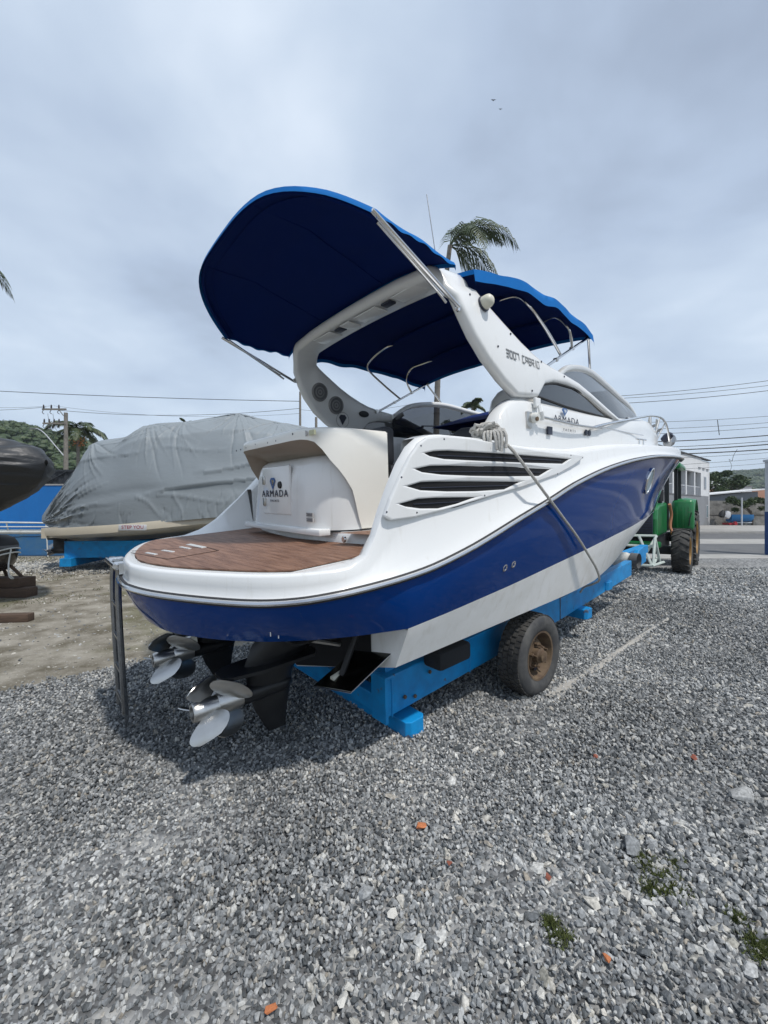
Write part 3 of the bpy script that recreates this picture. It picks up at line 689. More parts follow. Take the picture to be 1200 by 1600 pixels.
b = MB()
for z in (1.475, 1.512): b.box((1.077, -.44, z-.014), (1.085, -.35, z+.014), STICK)
loose('warning_sticker', b, door, smooth=False)
b = MB()
for z in (1.475, 1.512):
    for k_ in range(3): b.box((1.0755, -.435, z-.009+k_*.007), (1.0775, -.355-.012*(k_ % 2), z-.006+k_*.007), LETTER)
o = part('sticker_print', b, door, smooth=False); o['kind'] = 'stuff'
b = MB(); b.lathe([(0, .002), (.02, .002), (.02, 0)], STICK, T3(1.012, -.50, 2.072) @ RY(-90), 16); b.box((1.016, -.60, 2.055), (1.03, -.535, 2.088), STICKY)
part('round_sticker', b, lidp, smooth=False)
b = MB()
for k, (p, z) in enumerate(((.66, 2.055), (.56, 2.055), (.44, 2.06), (.25, 2.07), (.02, 2.06), (-.12, 2.06), (-.38, 2.08))):
    b.lathe([(0, .004), (.007, .003), (.008, 0)], LETTER, T3(.978, p, z) @ RY(-90), 8)
b.lathe([(0, .004), (.009, .003), (.010, 0)], LETTER, T3(1.50, -.642, 1.86) @ RX(90), 8)
loose('snap_fastener', b, lidp)
# white flank right of the block (lower) + cushions
b = MB(); b.box((1.55, -.645, 1.40), (2.12, .80, 1.765), CREAM, ch=.015); part('seat_base', b, block)
b = MB(); b.box((1.615, -.60, 1.86), (1.74, .72, 2.16), SEAT, ch=.035); part('seat_backrest', b, boat)
b = MB(); b.box((1.66, -.63, 1.767), (2.14, .78, 1.87), SEAT, ch=.03); part('seat_cushion', b, boat)
b = MB(); b.box((2.6, .55, 1.40), (3.5, 1.05, 1.80), CREAM, ch=.02); b.box((3.45, .4, 1.40), (3.62, 1.1, 2.15), SEAT, ch=.03); part('cockpit_bench', b, boat)
# ---------------------------------------------------------------- cabin sides and foredeck
B3 = [(2.05, 1.205), (4.2, 1.20), (4.8, 1.18), (5.3, 1.13), (6, 1.05), (6.5, .96), (7, .85), (7.6, .68), (8.3, .44), (9, .19), (9.5, .03)]
Z3 = [(2.05, 2.0), (2.10, 2.06), (2.16, 2.15), (2.25, 2.25), (2.34, 2.315), (2.43, 2.355), (2.6, 2.375), (3.6, 2.375), (4.5, 2.40), (5.3, 2.46), (5.9, 2.50), (6.3, 2.48), (7, 2.40), (7.6, 2.31), (8.3, 2.21), (9.5, 2.10)]
cs = [2.05, 2.08, 2.12, 2.17, 2.23, 2.3, 2.38, 2.46, 2.55, 2.65, 2.8]+list(np.linspace(3, 9.5, 44))
cb = MB()
for sg in (-1, 1):
    rows = []; inner = []
    for s in cs:
        b0 = bRr(s)-.12; zt = ip(s, ZT); b3, z3 = sip(s, B3), sip(s, Z3); b0 = max(b0, b3*.98)
        rows.append([(s, sg*b, z) for b, z in ((b0, zt-.008), (max(b3, b0-.05), zt+.004), (b3+(b0-b3)*.28, zt+.03), (b3+.035*(1 if b3 > .1 else 0), zt+(z3-zt)*.25+.0), (b3+.03*(b3 > .1), zt+(z3-zt)*.6), (b3+.02*(b3 > .1), z3-.05*(z3-zt)/.4), (b3, z3-.015), (b3-.04*(b3 > .1), z3))])
        if s <= 5.25: inner.append([(s, sg*(b3-.04), z3), (s, sg*(b3-.085), z3-.01), (s, sg*(b3-.10), z3-.05), (s, sg*(b3-.11), 1.45)])
    cb.grid(rows, WHITE); cb.grid(inner, WHITE)
    fr = []
    for s in [x for x in cs if x >= 5.0]:
        b3, z3 = sip(s, B3), sip(s, Z3); b_ = b3-.04*(b3 > .1)
        fr.append([(s, sg*b_*math.cos(t*pi/2), z3+.11*min(1, b3)*math.sin(t*pi/2)) for t in np.linspace(0, 1, 9)])
    cb.grid(fr, WHITE)
cabin = part('cabin', cb, boat, ang=45)
b = MB(); b.box((3.9, -1.06, 1.45), (4.9, 1.06, 2.40), GREYPL, ch=.06); part('dashboard', b, boat)
# panel with four louvre openings on the starboard and port side
def louvre_panel(sg):
    outer = [(1.0, 1.535), (1.04, 1.63), (1.10, 1.74), (1.175, 1.86), (1.24, 1.935), (1.30, 1.968), (1.42, 1.985), (1.68, 1.982), (2.0, 1.957), (2.45, 1.935), (2.95, 1.93), (3.14, 1.925), (3.17, 1.915), (3.13, 1.888),
             (2.95, 1.825), (2.72, 1.762), (2.2, 1.668), (1.78, 1.606), (1.42, 1.548), (1.2, 1.52), (1.04, 1.512)]
    holes = [[(1.277, 1.879), (1.35, 1.893), (1.455, 1.899), (2.004, 1.896), (2.911, 1.884), (2.797, 1.845), (2.201, 1.842), (1.709, 1.845), (1.43, 1.849), (1.316, 1.864)],
             [(1.206, 1.79), (1.314, 1.808), (1.452, 1.811), (2.595, 1.799), (2.436, 1.748), (2.001, 1.746), (1.653, 1.75), (1.404, 1.758), (1.259, 1.772)],
             [(1.148, 1.695), (1.246, 1.716), (1.356, 1.718), (2.181, 1.707), (1.999, 1.658), (1.704, 1.653), (1.448, 1.658), (1.245, 1.670)],
             [(1.093, 1.599), (1.222, 1.622), (1.354, 1.624), (1.698, 1.616), (1.52, 1.580), (1.375, 1.561), (1.242, 1.567), (1.138, 1.583)]]
    P0 = 1.372
    if sg > 0: outer = [(a+.32, b) for a, b in outer]; holes = [[(a+.32, b) for a, b in h] for h in holes]
    bm = bmesh.new(); es = []
    for loop in [outer]+holes:
        vs = [bm.verts.new((s, 0, z)) for s, z in loop]
        es += [bm.edges.new((vs[i], vs[(i+1) % len(vs)])) for i in range(len(vs))]
    r = bmesh.ops.triangle_fill(bm, use_beauty=True, use_dissolve=False, edges=es)
    fs = [f for f in bm.faces]
    ex = bmesh.ops.extrude_face_region(bm, geom=fs)
    for g in ex['geom']:
        if isinstance(g, bmesh.types.BMVert): g.co.y = .030
    bm.verts.index_update(); mb = MB()
    mb.add([(v.co.x, sg*(bRr(v.co.x)-.066+v.co.y), v.co.z) for v in bm.verts], [[v.index for v in f.verts] for f in bm.faces], WHITE); bm.free()
    o = part('louvre_panel', mb, boat, smooth=False, bevel=.009)
    lowz = [(1.07, 1.56), (1.5, 1.556), (1.98, 1.638), (2.40, 1.722), (2.75, 1.80), (2.98, 1.87)]; upz = [(1.07, 1.60), (1.23, 1.912), (1.5, 1.918), (2.98, 1.900)]
    d = MB(); sh_ = .32 if sg > 0 else 0
    d.grid([[(x+sh_, sg*(bRr(x+sh_)-.048), z) for z in np.linspace(ip(x, lowz), ip(x, upz), 4)] for x in np.linspace(1.07, 2.98, 40)], BLACKM)
    part('vent_mesh', d, o, smooth=False)
    for h in holes:     # slender blade in each opening
        z = sum(q[1] for q in h)/len(h); a = min(q[0] for q in h)+.10; b_ = max(q[0] for q in h)-.14
        k = MB(); k.tube([(x, sg*(bRr(x)-.044), z) for x in np.linspace(a, b_, 14)], .003, LETTER, 4); part('vent_blade', k, o, smooth=False)
    k = MB()
    for i, (s, z) in enumerate(outer):
        cx_, cz_ = 1.7, 1.78
        if i % 2 == 0 and i < 14 or i in (15, 17, 19): k.lathe([(0, .004), (.005, .003), (.006, 0)], LETTER, T3(s+(cx_-s)*.02, sg*(bRr(s)-.0365), z+(cz_-z)*.10) @ RX(90 if sg < 0 else -90), 8)
    loose('panel_screw', k, o)
louvre_panel(-1); louvre_panel(1)
# ---------------------------------------------------------------- radar arch
UP = [(4.46, 2.368), (4.12, 2.468), (3.784, 2.562), (3.521, 2.635), (3.28, 2.672), (3.0, 2.705), (2.86, 2.73), (2.74, 2.765), (2.58, 2.825), (2.42, 2.90), (2.30, 2.965), (2.20, 3.02), (2.13, 3.06), (2.09, 3.09)]
LO = [(4.40, 2.345), (4.02, 2.425), (3.74, 2.505), (3.50, 2.55), (3.28, 2.568), (3.04, 2.555), (2.88, 2.515), (2.75, 2.39), (2.44, 2.365), (2.27, 2.455), (2.10, 2.575), (1.965, 2.72), (1.885, 2.85), (1.825, 2.98)]
def leg_p(z): return ip(z, [(2.35, 1.245), (2.6, 1.225), (2.9, 1.18), (3.2, 1.115)])
stns = []
for (u, l) in zip(UP, LO):
    stns.append(((u[0], -leg_p(u[1]), u[1]), (l[0], -leg_p(l[1]), l[1]), (0, 1, 0), .10))
for k in range(1, 7):   # elbow
    a = (k/6)*pi/2; rO = .20
    c = (-1.10+rO, 3.06)
    P = lambda r: (c[0]-r*cos(a), c[1]+r*sin(a))
    q = P(rO); nrm = (0, cos(a), -sin(a))
    stns.append(((2.07-.02*k/6, q[0], q[1]+.012), (1.80-.05*sin(a), q[0]*(1-.01*(1-k/6)), q[1]-.01-.05*(1-k/6)**2), nrm, .10))
for p in np.linspace(-.8, 0, 6)[1:]:
    stns.append(((2.05, p, 3.272+.03*(1-(p/.9)**2)), (1.74, p, 3.255+.03*(1-(p/.9)**2)), (0, 0, -1), .10))
full_st = stns+[((u[0], -u[1], u[2]), (l[0], -l[1], l[2]), (n[0], -n[1], n[2]), th) for u, l, n, th in stns[-2::-1]]
def ring(u, l, n, th):
    u, l, n = Vector(u), Vector(l), Vector(n); d = l-u; W = d.length; e = d/W if W > 1e-6 else Vector((1, 0, 0)); r = min(.042, W*.4, th*.45); pts = []
    for (a, b, a0) in ((r, r, 180), (W-r, r, 270), (W-r, th-r, 0), (r, th-r, 90)):
        for k in range(4):
            t = R(a0+30*k); pts.append(u+e*(a+r*cos(t))+n*(b+r*sin(t)))
    return pts
# refine the stations
def mid(a, b, t): return tuple(tuple(a[i][j]+(b[i][j]-a[i][j])*t for j in range(3)) for i in range(3))+((a[3]+b[3])/2,)
ar = MB(); rows = []
for st_ in full_st: rows.append(ring(*st_))
ar.grid(rows, WHITE, close_v=True)
ar.add(rows[0], [tuple(range(16))], WHITE); ar.add(rows[-1], [tuple(range(16))], WHITE)
arch = part('arch', ar, boat, ang=50)
sd = lambda s, z, w=0: frame((s, -1.19-w, z), (1, 0, 0), (0, 0, 1))
GLY = {'3': ['t', 'm', 'b', 'R'], '0': ['t', 'b', 'L', 'R'], '7': ['t', 'R'], 'C': ['t', 'b', 'L'], 'A': ['t', 'm', 'L', 'R'], 'B': ['t', 'm', 'b', 'L', 'R'], 'R': ['t', 'm', 'L', 'r'], 'I': ['i'], 'O': ['t', 'b', 'L', 'R']}
Mt = frame((2.325, -1.2155, 2.645), (1, 0, -.03), (0, .14, 1)); x_ = 0
for ch_ in '3007 CABRIO':
    if ch_ == ' ': x_ += .035; continue
    g_ = MB(); w_, h_ = .034, .062; z0, z1 = 0, .005
    for q in GLY[ch_]:
        y_ = {'t': h_-.008, 'm': h_/2-.004, 'b': 0}.get(q)
        if y_ is not None: g_.box((x_, y_, z0), (x_+w_, y_+.008, z1), LETTERG, Mt)
        elif q == 'L': g_.box((x_, .009, z0), (x_+.003, h_-.009, z1-.001), LETTERG, Mt)
        elif q == 'R': g_.box((x_+w_-.003, .009, z0), (x_+w_, h_-.009, z1-.001), LETTERG, Mt)
        elif q == 'r': g_.box((x_+w_-.003, h_/2+.005, z0), (x_+w_, h_-.009, z1-.001), LETTERG, Mt); g_.prism([(x_+.016, h_/2-.005), (x_+.021, h_/2-.005), (x_+w_, 0), (x_+w_-.006, 0)], z0, z1-.001, LETTERG, 'z', Mt)
        else: g_.box((x_+.012, 0, z0), (x_+.017, h_, z1), LETTERG, Mt)
    lt = part('letter', g_, arch, smooth=False); x_ += .0465 if ch_ != 'I' else .032
b = MB()
for s, z in ((1.97, 3.02), (2.42, 2.84), (2.22, 2.70), (2.84, 2.70), (2.64, 2.43), (3.22, 2.635)):
    b.lathe([(0, .005), (.007, .004), (.009, 0)], LETTER, T3(s, -leg_p(z)-.001, z) @ RX(90), 8)
loose('bolt', b, arch)
# horn / camera dome on the leg
b = MB(); b.lathe([(0, .085), (.02, .083), (.038, .070), (.046, .05), (.048, .02), (.050, 0)], SOLARW, T3(2.115, -leg_p(2.99), 2.99) @ RX(78), 20)
b.lathe([(.056, 0), (.056, .012), (.048, .014)], LETTER, T3(2.115, -leg_p(2.99), 2.99) @ RX(78), 20); part('dome_camera', b, arch)
# beam underside fittings
b = MB()
for p in (-.45, .22): b.box((1.80, p-.055, 3.158), (1.87, p+.055, 3.175), LETTER, ch=.004)
loose('beam_light', b, arch)
b = MB()
for p0, p1 in ((-.82, -.55), (-.35, -.05), (.02, .16), (.32, .62)): b.box((1.775, p0, 3.160), (1.925, p1, 3.172), WHITE, ch=.02)
loose('speaker_lid', b, arch)
for (s, z) in ((2.13, 2.80), (2.36, 2.68)):
    for sg in (1,):
        q = leg_p(z)-.112
        b = MB(); Mx = T3(s, sg*q, z) @ RX(98.5)
        b.lathe([(.105, -.006), (.10, .006), (.085, .008), (.083, .002), (.06, .0), (.045, .004), (.03, .006), (.012, .002), (0, .006)], None, Mx, 28, ms=[SPK, SPK, GREYPL, GREYPL, SPK, GREYPL, SPK, GREYPL])
        part('speaker', b, arch, ang=60)
part('logo', diamond(frame((2.46, leg_p(2.52)-.112, 2.52), (-1, 0, 0), (0, -.12, 1)), .11, .12, LETTER, .003), arch, smooth=False)
b = MB(); b.lathe([(.088, 0), (.09, .002), (.092, 0)], GREYPL, T3(2.46, leg_p(2.52)-.111, 2.52) @ RX(97), 30); part('emblem_ring', b, arch)
b = MB(); b.lathe([(0, .012), (.045, .008), (.05, 0)], BLACKP, T3(2.78, leg_p(2.62)-.111, 2.62) @ RX(97) @ Matrix.Diagonal((1.6, .8, 1, 1)), 16); part('grab_light', b, arch)
# ---------------------------------------------------------------- side windows and windscreen
for sg in (-1, 1):
    lower = [(2.745, 2.413), (3.277, 2.380), (3.784, 2.370), (4.33, 2.362)]; upper = [(2.776, 2.464), (2.84, 2.50), (2.912, 2.525), (3.02, 2.548), (3.124, 2.561), (3.429, 2.563), (3.684, 2.531), (3.963, 2.464), (4.30, 2.372)]
    b = MB(); b.prism([(s, z-.06) for s, z in lower]+[(s, z) for s, z in upper[::-1]], sg*1.192, sg*1.200, GLASS, 'y'); o = part('side_window', b, boat, smooth=False)
    f = MB(); f.tube([(s, sg*1.207, z) for s, z in lower+upper[::-1]+lower[:1]], .008, RUBBER, 6); part('window_seal', f, o)
RIM = [(3.25, 1.10, 2.62), (3.5, 1.09, 2.765), (3.8, 1.07, 2.835), (4.2, 1.03, 2.862), (4.7, .985, 2.815), (5.2, .93, 2.765), (5.7, .88, 2.71), (6.0, .855, 2.625), (6.18, .84, 2.53)]
for sg in (-1, 1):
    up = crv([(a, sg*b_, c_) for a, b_, c_ in RIM], 6)
    rows = []
    for i, q in enumerate(up):
        t = i/(len(up)-1); s = q.x+.05; z0 = sip(s, Z3)-.02; b_ = sip(s, B3)-.06
        rows.append([q, (q.x+.01, q.y+(sg*b_-q.y)*.5+sg*.01, (q.z+z0)/2), (s, sg*b_, z0)])
    g = MB(); g.grid(rows, SMOKE); o = part('windscreen_side', g, boat)
    f = MB()
    prof = [(-.03, -.012), (.006, -.028), (.03, -.008), (.028, .03), (-.01, .042), (-.034, .02)]; rr_ = []
    for q in up: rr_.append([(q.x, q.y+sg*a, q.z+c_) for a, c_ in prof])
    f.grid(rr_, WHITE, close_v=True); f.add(rr_[0], [tuple(range(6))], WHITE); f.add(rr_[-1], [tuple(range(6))], WHITE); part('windscreen_frame', f, o, ang=60)
g = MB(); rows = []
for t in np.linspace(0, 1, 9):
    s = 4.95+1.25*t; b_ = .93-.09*t; z = 2.80-.25*t
    rows.append([(s-.0+.12*(1-(y)**2), y*b_, z+.07*(1-y*y)) for y in np.linspace(-1, 1, 11)])
g.grid(rows, SMOKE); part('windscreen_front', g, boat)
b = MB(); b.prism([(3.45, 2.43), (4.25, 2.66), (4.95, 2.83), (4.95, 2.42)], -.55, .62, NAVYSHADE, 'y'); part('dash_cover', b, boat, smooth=False, bevel=.02)
b = MB(); b.tube([(3.55, .86, 2.50), (3.9, .80, 2.515), (4.3, .74, 2.52)], .008, LETTER, 6); b.tube([(3.5, .93, 2.46), (3.62, .9, 2.50)], .016, LETTER, 6); part('wiper', b, boat)
b = MB(); b.tube([(3.3, 1.09, 2.60), (3.35, 1.0, 2.66)], .03, GREYPL, 8); part('mirror_pod', b, boat)
# helm seat shell and dark cockpit coaming pad
b = MB()
rows = []
for z, r_, dx in ((2.05, .20, 0), (2.25, .215, .01), (2.42, .22, .02), (2.55, .21, .05), (2.63, .18, .09), (2.68, .12, .13), (2.695, .05, .16)):
    rows.append([(3.28+dx-r_*cos(a), -.66+1.0*r_*sin(a)*1.15, z) for a in np.linspace(-pi*.75, pi*.75, 18)])
b.grid(rows, CREAM); o = part('helm_seat', b, boat); md = o.modifiers.new('thick', 'SOLIDIFY'); md.thickness = .03
b = MB(); b.tube(crv([(2.30, -1.02, 2.02), (2.33, -1.04, 2.18), (2.45, -1.05, 2.30), (2.62, -1.05, 2.37), (2.9, -1.05, 2.39)], 6), .028, SEAT, 8)
b.box((2.28, -1.05, 1.45), (2.75, -.72, 2.17), SEAT, ch=.05); part('cockpit_side_pad', b, boat)
b = MB(); b.box((2.55, -.98, 1.45), (2.95, -.45, 2.22), SEAT, ch=.08); part('helm_seat_cushion', b, boat)
# ---------------------------------------------------------------- canopy
def zE(s): return sip(s, [(1.1, 3.245), (1.3, 3.215), (1.5, 3.195), (1.8, 3.18), (1.95, 3.19), (2.21, 3.24), (2.57, 3.275), (3.02, 3.275), (3.39, 3.25), (3.7, 3.215), (3.95, 3.17)])
def cE(s): return sip(s, [(1.1, .27), (1.5, .21), (1.8, .135), (2.05, .10), (2.4, .13), (3, .14), (3.95, .09)])
def wE(s): return sip(s, [(1.1, 1.17), (1.9, 1.16), (3, 1.20), (3.95, 1.165)])
XS = list(np.sin(np.linspace(-1, 1, 45)*pi/2))
def canopy_panel(front):
    cn = MB(); rows = []
    for t in np.linspace(0, 1, 46 if front else 34):
        row = []
        for x in XS:
            a0 = 1.12-.45*(1-abs(x)**3.4) if not front else 2.03-.02*x*x; a1 = 3.95+.03*(1-x*x) if front else 1.80
            s = a0+(a1-a0)*t; se = max(s, 1.12)
            wv = .010*noise.noise(Vector((s*1.7, x*3, 1)))+.007*noise.noise(Vector((s*7, x*2.2, 4)))+.010*sin(s*11+x*2)*abs(x)**6+.006*(1-2*abs(noise.noise(Vector((s*3+x*3, x*5, 8)))))
            ax = abs(x)**3.6
            z = zE(se)+cE(se)*(1-ax)+wv*min(1, 8*t*(1-t)+.3)-.05*max(0, 1.12-s)*(1-ax)
            z -= .022*(1-ax)*abs(sin((s-(2.85 if front else .72))*pi/(.67 if front else 1.1)))
            row.append((s, x*wE(se), z))
        y0 = row[0]; y1 = row[-1]
        v_ = (.085 if front else .03)+.006*sin(t*30)
        row = [(y0[0], y0[1]-.012, y0[2]-v_), (y0[0], y0[1]-.006, y0[2]-v_*.5)]+row+[(y1[0], y1[1]+.006, y1[2]-v_*.5), (y1[0], y1[1]+.012, y1[2]-v_)]
        rows.append(row)
    e0 = [(x-.012*(0 if front else 1), y*1.003, z-.035) for x, y, z in rows[0]]; e1 = [(x+.008*front, y, z-.035) for x, y, z in rows[-1]]
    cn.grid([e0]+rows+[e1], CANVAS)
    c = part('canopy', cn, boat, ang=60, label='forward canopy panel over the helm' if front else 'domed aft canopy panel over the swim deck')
    ln = MB(); ln.grid([[(x+(.012 if i == 0 else -.008 if i == len(rows)-1 else 0), y*.994, z-.007) for x, y, z in rw_[1:-1]] for i, rw_ in enumerate(rows)], NAVYSHADE); part('underside_shade', ln, c, ang=60)  # dark sheet below the canvas, shade of the underside put into its colour
    return c
can = canopy_panel(False); can_f = canopy_panel(True)
sm = MB()   # stitched seams seen from below
for frac in (.12,):
    pts = []
    for x in np.linspace(-.97, .97, 50):
        a0 = 1.12-.45*(1-abs(x)**3.4); s = a0+.10; se = max(s, 1.12); ax = abs(x)**3.6
        pts.append((s, x*wE(se), zE(se)+cE(se)*(1-ax)-.05*max(0, 1.12-s)*(1-ax)-.018*(1-ax)*abs(sin((s-.72)*pi/1.05))-.008))
    sm.tube([(a_, b__, c_-.008) for a_, b__, c_ in pts], .004, NAVYSHADE, 4)
for p_ in (-.45, .45):
    sm.tube([(s_, p_, zE(max(s_, 1.12))+cE(max(s_, 1.12))*(1-abs(p_/1.17)**3.6)-.05*max(0, 1.12-s_)-.022*abs(sin((s_-.72)*pi/1.1))-.006) for s_ in np.linspace(.72, 1.78, 20)], .0035, NAVYSHADE, 4)
loose('seam', sm, can)
def tubep(name, pts, r=.0125, m=CHROME, parent=boat, n=5, **k):
    b = MB(); b.tube(crv(pts, n) if len(pts) > 2 else pts, r, m, 10); return part(name, b, parent, **k)
for sg in (-1, 1):
    tubep('canopy_strut', [(1.08, sg*1.18, 3.215), (1.84, sg*1.16, 2.90)], .014)
    tubep('canopy_strut', [(1.14, sg*1.155, 3.19), (1.68, sg*1.155, 2.93)], .012)
    tubep('canopy_strut', [(1.36, sg*1.165, 3.10), (1.72, sg*1.15, 2.90)], .009, DULLST)
    b = MB(); b.lathe([(0, .02), (.022, .015), (.026, 0)], CHROME, T3(1.85, sg*1.14, 2.90) @ RX(90 if sg < 0 else -90), 12); part('strut_hinge', b, boat)
    tubep('canopy_strut', [(2.98, sg*1.10, 2.66), (3.97, sg*1.12, 3.17)], .0135)
    tubep('canopy_strut', [(3.95, sg*1.12, 3.15), (4.18, sg*1.04, 2.88)], .0125)
    for c in ((3.30, 2.825), (3.62, 2.99), (3.95, 3.155), (2.98, 2.665)):
        b = MB(); b.lathe([(0, -.02), (.019, -.018), (.019, .018), (0, .02)], DULLST, T3(c[0], sg*(1.105), c[1]) @ RX(90), 12); part('strut_clamp', b, boat)
for (sb_, zb, st_, zt) in ((3.40, 2.88, 2.85, 3.20), (3.62, 2.99, 3.52, 3.19)):
    zc = zE(st_)+cE(st_)-.045
    tubep('canopy_bow', [(sb_, -1.105, zb), ((sb_+st_)/2, -1.12, (zb+zt)/2-.01), (st_, -1.11, zt-.02), (st_-.02, -1.0, zt+.10), (st_, -.82, zc-.03)], .0125)
    tubep('canopy_bow', [(st_, .62, zc-.02), (st_, .75, zc-.02), (st_-.02, .98, zt+.08), (st_, 1.09, zt-.02), ((sb_+st_)/2, 1.12, (zb+zt)/2-.01), (sb_, 1.105, zb)], .0125)
    tubep('bow_sleeve', [(st_, -.84, zc-.022), (st_, -.5, zc+.01), (st_, 0, zc+.02), (st_, .4, zc+.012), (st_, .64, zc-.01)], .021, NAVYSHADE)
for s_, z_ in ((1.06, 3.235),):
    pts = [(1.12-.45*(1-abs(x)**3.4)+.02, x*1.15, zE(1.12)+cE(1.12)*(1-abs(x)**3.6)-.03) for x in np.linspace(-1, 1, 25)]
    b = MB(); b.tube(pts, .016, NAVYSHADE, 8); part('hem_tube', b, can)
tubep('antenna', [(2.0, -.84, 3.30), (2.0, -.81, 3.5), (2.0, -.74, 3.93)], .0035, DARKST)
# ---------------------------------------------------------------- winch-like latch, letters, bow rail
b = MB()
b.box((2.66, -1.258, 2.30), (2.74, -1.235, 2.38), WHITE, ch=.005)
b.lathe([(0, .07), (.03, .068), (.04, .05), (.042, 0)], PVC, T3(2.64, -1.225, 2.215) @ RX(90), 14)
b.tube([(2.70, -1.272, 2.31), (2.68, -1.29, 2.26), (2.72, -1.28, 2.205)], .02, WHITE, 8)
b.box((2.55, -1.25, 2.13), (2.62, -1.225, 2.26), DULLST, ch=.004)
part('locking_bracket', b, boat)
b = MB(); b.lathe([(0, .012), (.018, .012), (.018, 0)], RUST, T3(2.62, -1.285, 2.20) @ RX(90), 12); part('corroded_knob', b, boat)
tubep('handrail', [(2.72, -1.285, 2.222), (3.3, -1.285, 2.206), (3.92, -1.262, 2.225)], .011, DULLST)
text_part('lettering', 'ARMADA', .082, frame((3.22, -1.243, 2.245), (1, 0, 0), (0, 0, 1)), LETTER, boat, sx=1.25, spacing=1.2)
text_part('lettering', 'YACHTS', .030, frame((3.26, -1.247, 2.160), (1, 0, 0), (0, 0, 1)), LETTER, boat, sx=1.2, spacing=2.1)
part('logo', diamond(frame((3.18, -1.242, 2.315), (1, 0, 0), (0, 0, 1)), .11, .065, LOGOBL), boat, smooth=False)
b = MB(); b.box((2.86, -1.258, 2.10), (2.93, -1.243, 2.165), LETTER); part('registration_plate', b, boat, smooth=False)
b = MB()
for s in (3.60, 3.67): b.lathe([(0, .014), (.026, .010), (.03, 0)], LETTER, T3(s, -1.243, 2.165) @ RX(90), 14)
loose('drain_fitting', b, boat)
RAILP = [(3.70, -1.25, 2.21), (3.80, -1.268, 2.235), (4.08, -1.262, 2.285), (4.46, -1.24, 2.345), (5.03, -1.17, 2.43), (5.51, -1.12, 2.505), (6.04, -1.06, 2.58), (6.69, -.99, 2.63), (7.16, -.93, 2.605), (7.45, -.89, 2.50), (7.62, -.87, 2.34)]
for sg in (1, -1):
    tubep('bow_rail', [(a, -sg*b_, c_) for a, b_, c_ in RAILP], .0155)
    for i in (6, 7, 8):
        a, b_, c_ = RAILP[i]; zb = sip(a+.1, Z3)-.02; bb = min(sip(a+.1, B3), abs(b_)+.02)
        tubep('rail_post', [(a, sg*-b_*-1 if False else sg*abs(b_)*-1, c_), (a+.12, -sg*bb, zb)], .011)
    tubep('lower_rail', [(3.95, -sg*1.235, 2.255), (4.6, -sg*1.225, 2.245), (5.3, -sg*1.20, 2.25)], .006)
b = MB()   # pulpit with anchor at the bow tip
b.box((9.0, -.14, 2.12), (9.95, .14, 2.17), WHITE, ch=.02); pul = part('pulpit', b, boat)
b = MB(); b.tube([(9.2, 0, 2.22), (9.75, 0, 2.25), (10.05, 0, 2.15)], .028, DARKST, 8)
b.prism([(9.88, 2.22), (10.12, 2.10), (10.05, 1.92), (9.90, 2.05)], -.13, .13, DARKST, 'y'); b.tube([(9.7, -.16, 2.36), (9.85, -.05, 2.3), (9.9, .14, 2.35)], .02, DULLST)
part('anchor', b, pul)
b = MB()    # chain locker clutter and fender bits near the rail end
for (s, p, z) in ((6.85, -.80, 2.42), (7.0, -.76, 2.46), (7.12, -.82, 2.40), (7.3, -.78, 2.40)):
    b.tube([(s, p, z), (s+.05, p+.02, z+.16), (s+.02, p, z+.27)], .011, DULLST, 8); b.tube([(s-.12, p, z+.05), (s+.14, p-.03, z+.12)], .013, GREYPL)
b.lathe([(0, -.12), (.07, -.11), (.09, -.05), (.09, .05), (.07, .11), (0, .12)], DARKST, T3(8.0, -.77, 2.38) @ RY(60), 14)
b.lathe([(0, -.10), (.05, -.08), (.07, 0), (.05, .08), (0, .10)], LETTER, T3(7.75, -.80, 2.42) @ RX(50), 10)
part('anchor_winch', b, boat)
b = MB(); b.tube([(4.70, -1.345, 2.10), (4.70, -1.345, 2.155)], .010, CHROME, 8); b.tube([(4.85, -1.34, 2.10), (4.85, -1.34, 2.155)], .010, CHROME, 8); b.tube([(4.62, -1.345, 2.155), (4.95, -1.335, 2.16)], .011, CHROME, 8); part('cleat', b, boat)
# crease moulding strip along the white side
b = MB(); pts = [(s, -(bRr(s)-.055), ip(s, ZR)*.35+ip(s, ZT)*.65+.02) for s in np.linspace(3.3, 5.6, 20)]
# porthole and skin fittings on the blue side
def on_hull(s, z, out=0):
    """point on the starboard blue side nearest to s,z"""
    sR = s; r = (s, bRr(s), sip(s, ZR)); k = (s, bK(s), ip(s, ZK)); t = (r[2]-z)/(r[2]-k[2])
    return Vector((s, -(r[1]+(k[1]-r[1])*t)-out, z)), Vector((0, -1, (k[1]-r[1])/(r[2]-k[2]))).normalized()
P_, n_ = on_hull(4.93, 1.69)
for _n, sc, mm, w in (('porthole', 1.0, CHROME, 0),):
    Mx = frame(P_+n_*.004, (1, -.0, 0), n_.cross(Vector((1, 0, 0)))*-1)
    if (Mx.to_3x3() @ Vector((0, 0, 1))).y > 0: Mx = Mx @ RX(180)
    b = MB(); b.lathe([(1.0, -.03), (1.03, .01), (.95, .022), (.86, .012), (.85, -.004)], CHROME, Mx @ Matrix.Diagonal((.085, .15, .5, 1)), 28)
    ph = part('porthole', b, boat, ang=60)
    b = MB(); b.lathe([(.86, .002), (0, .002)], WINBL, Mx @ Matrix.Diagonal((.085, .15, .5, 1)), 28); part('pane', b, ph)
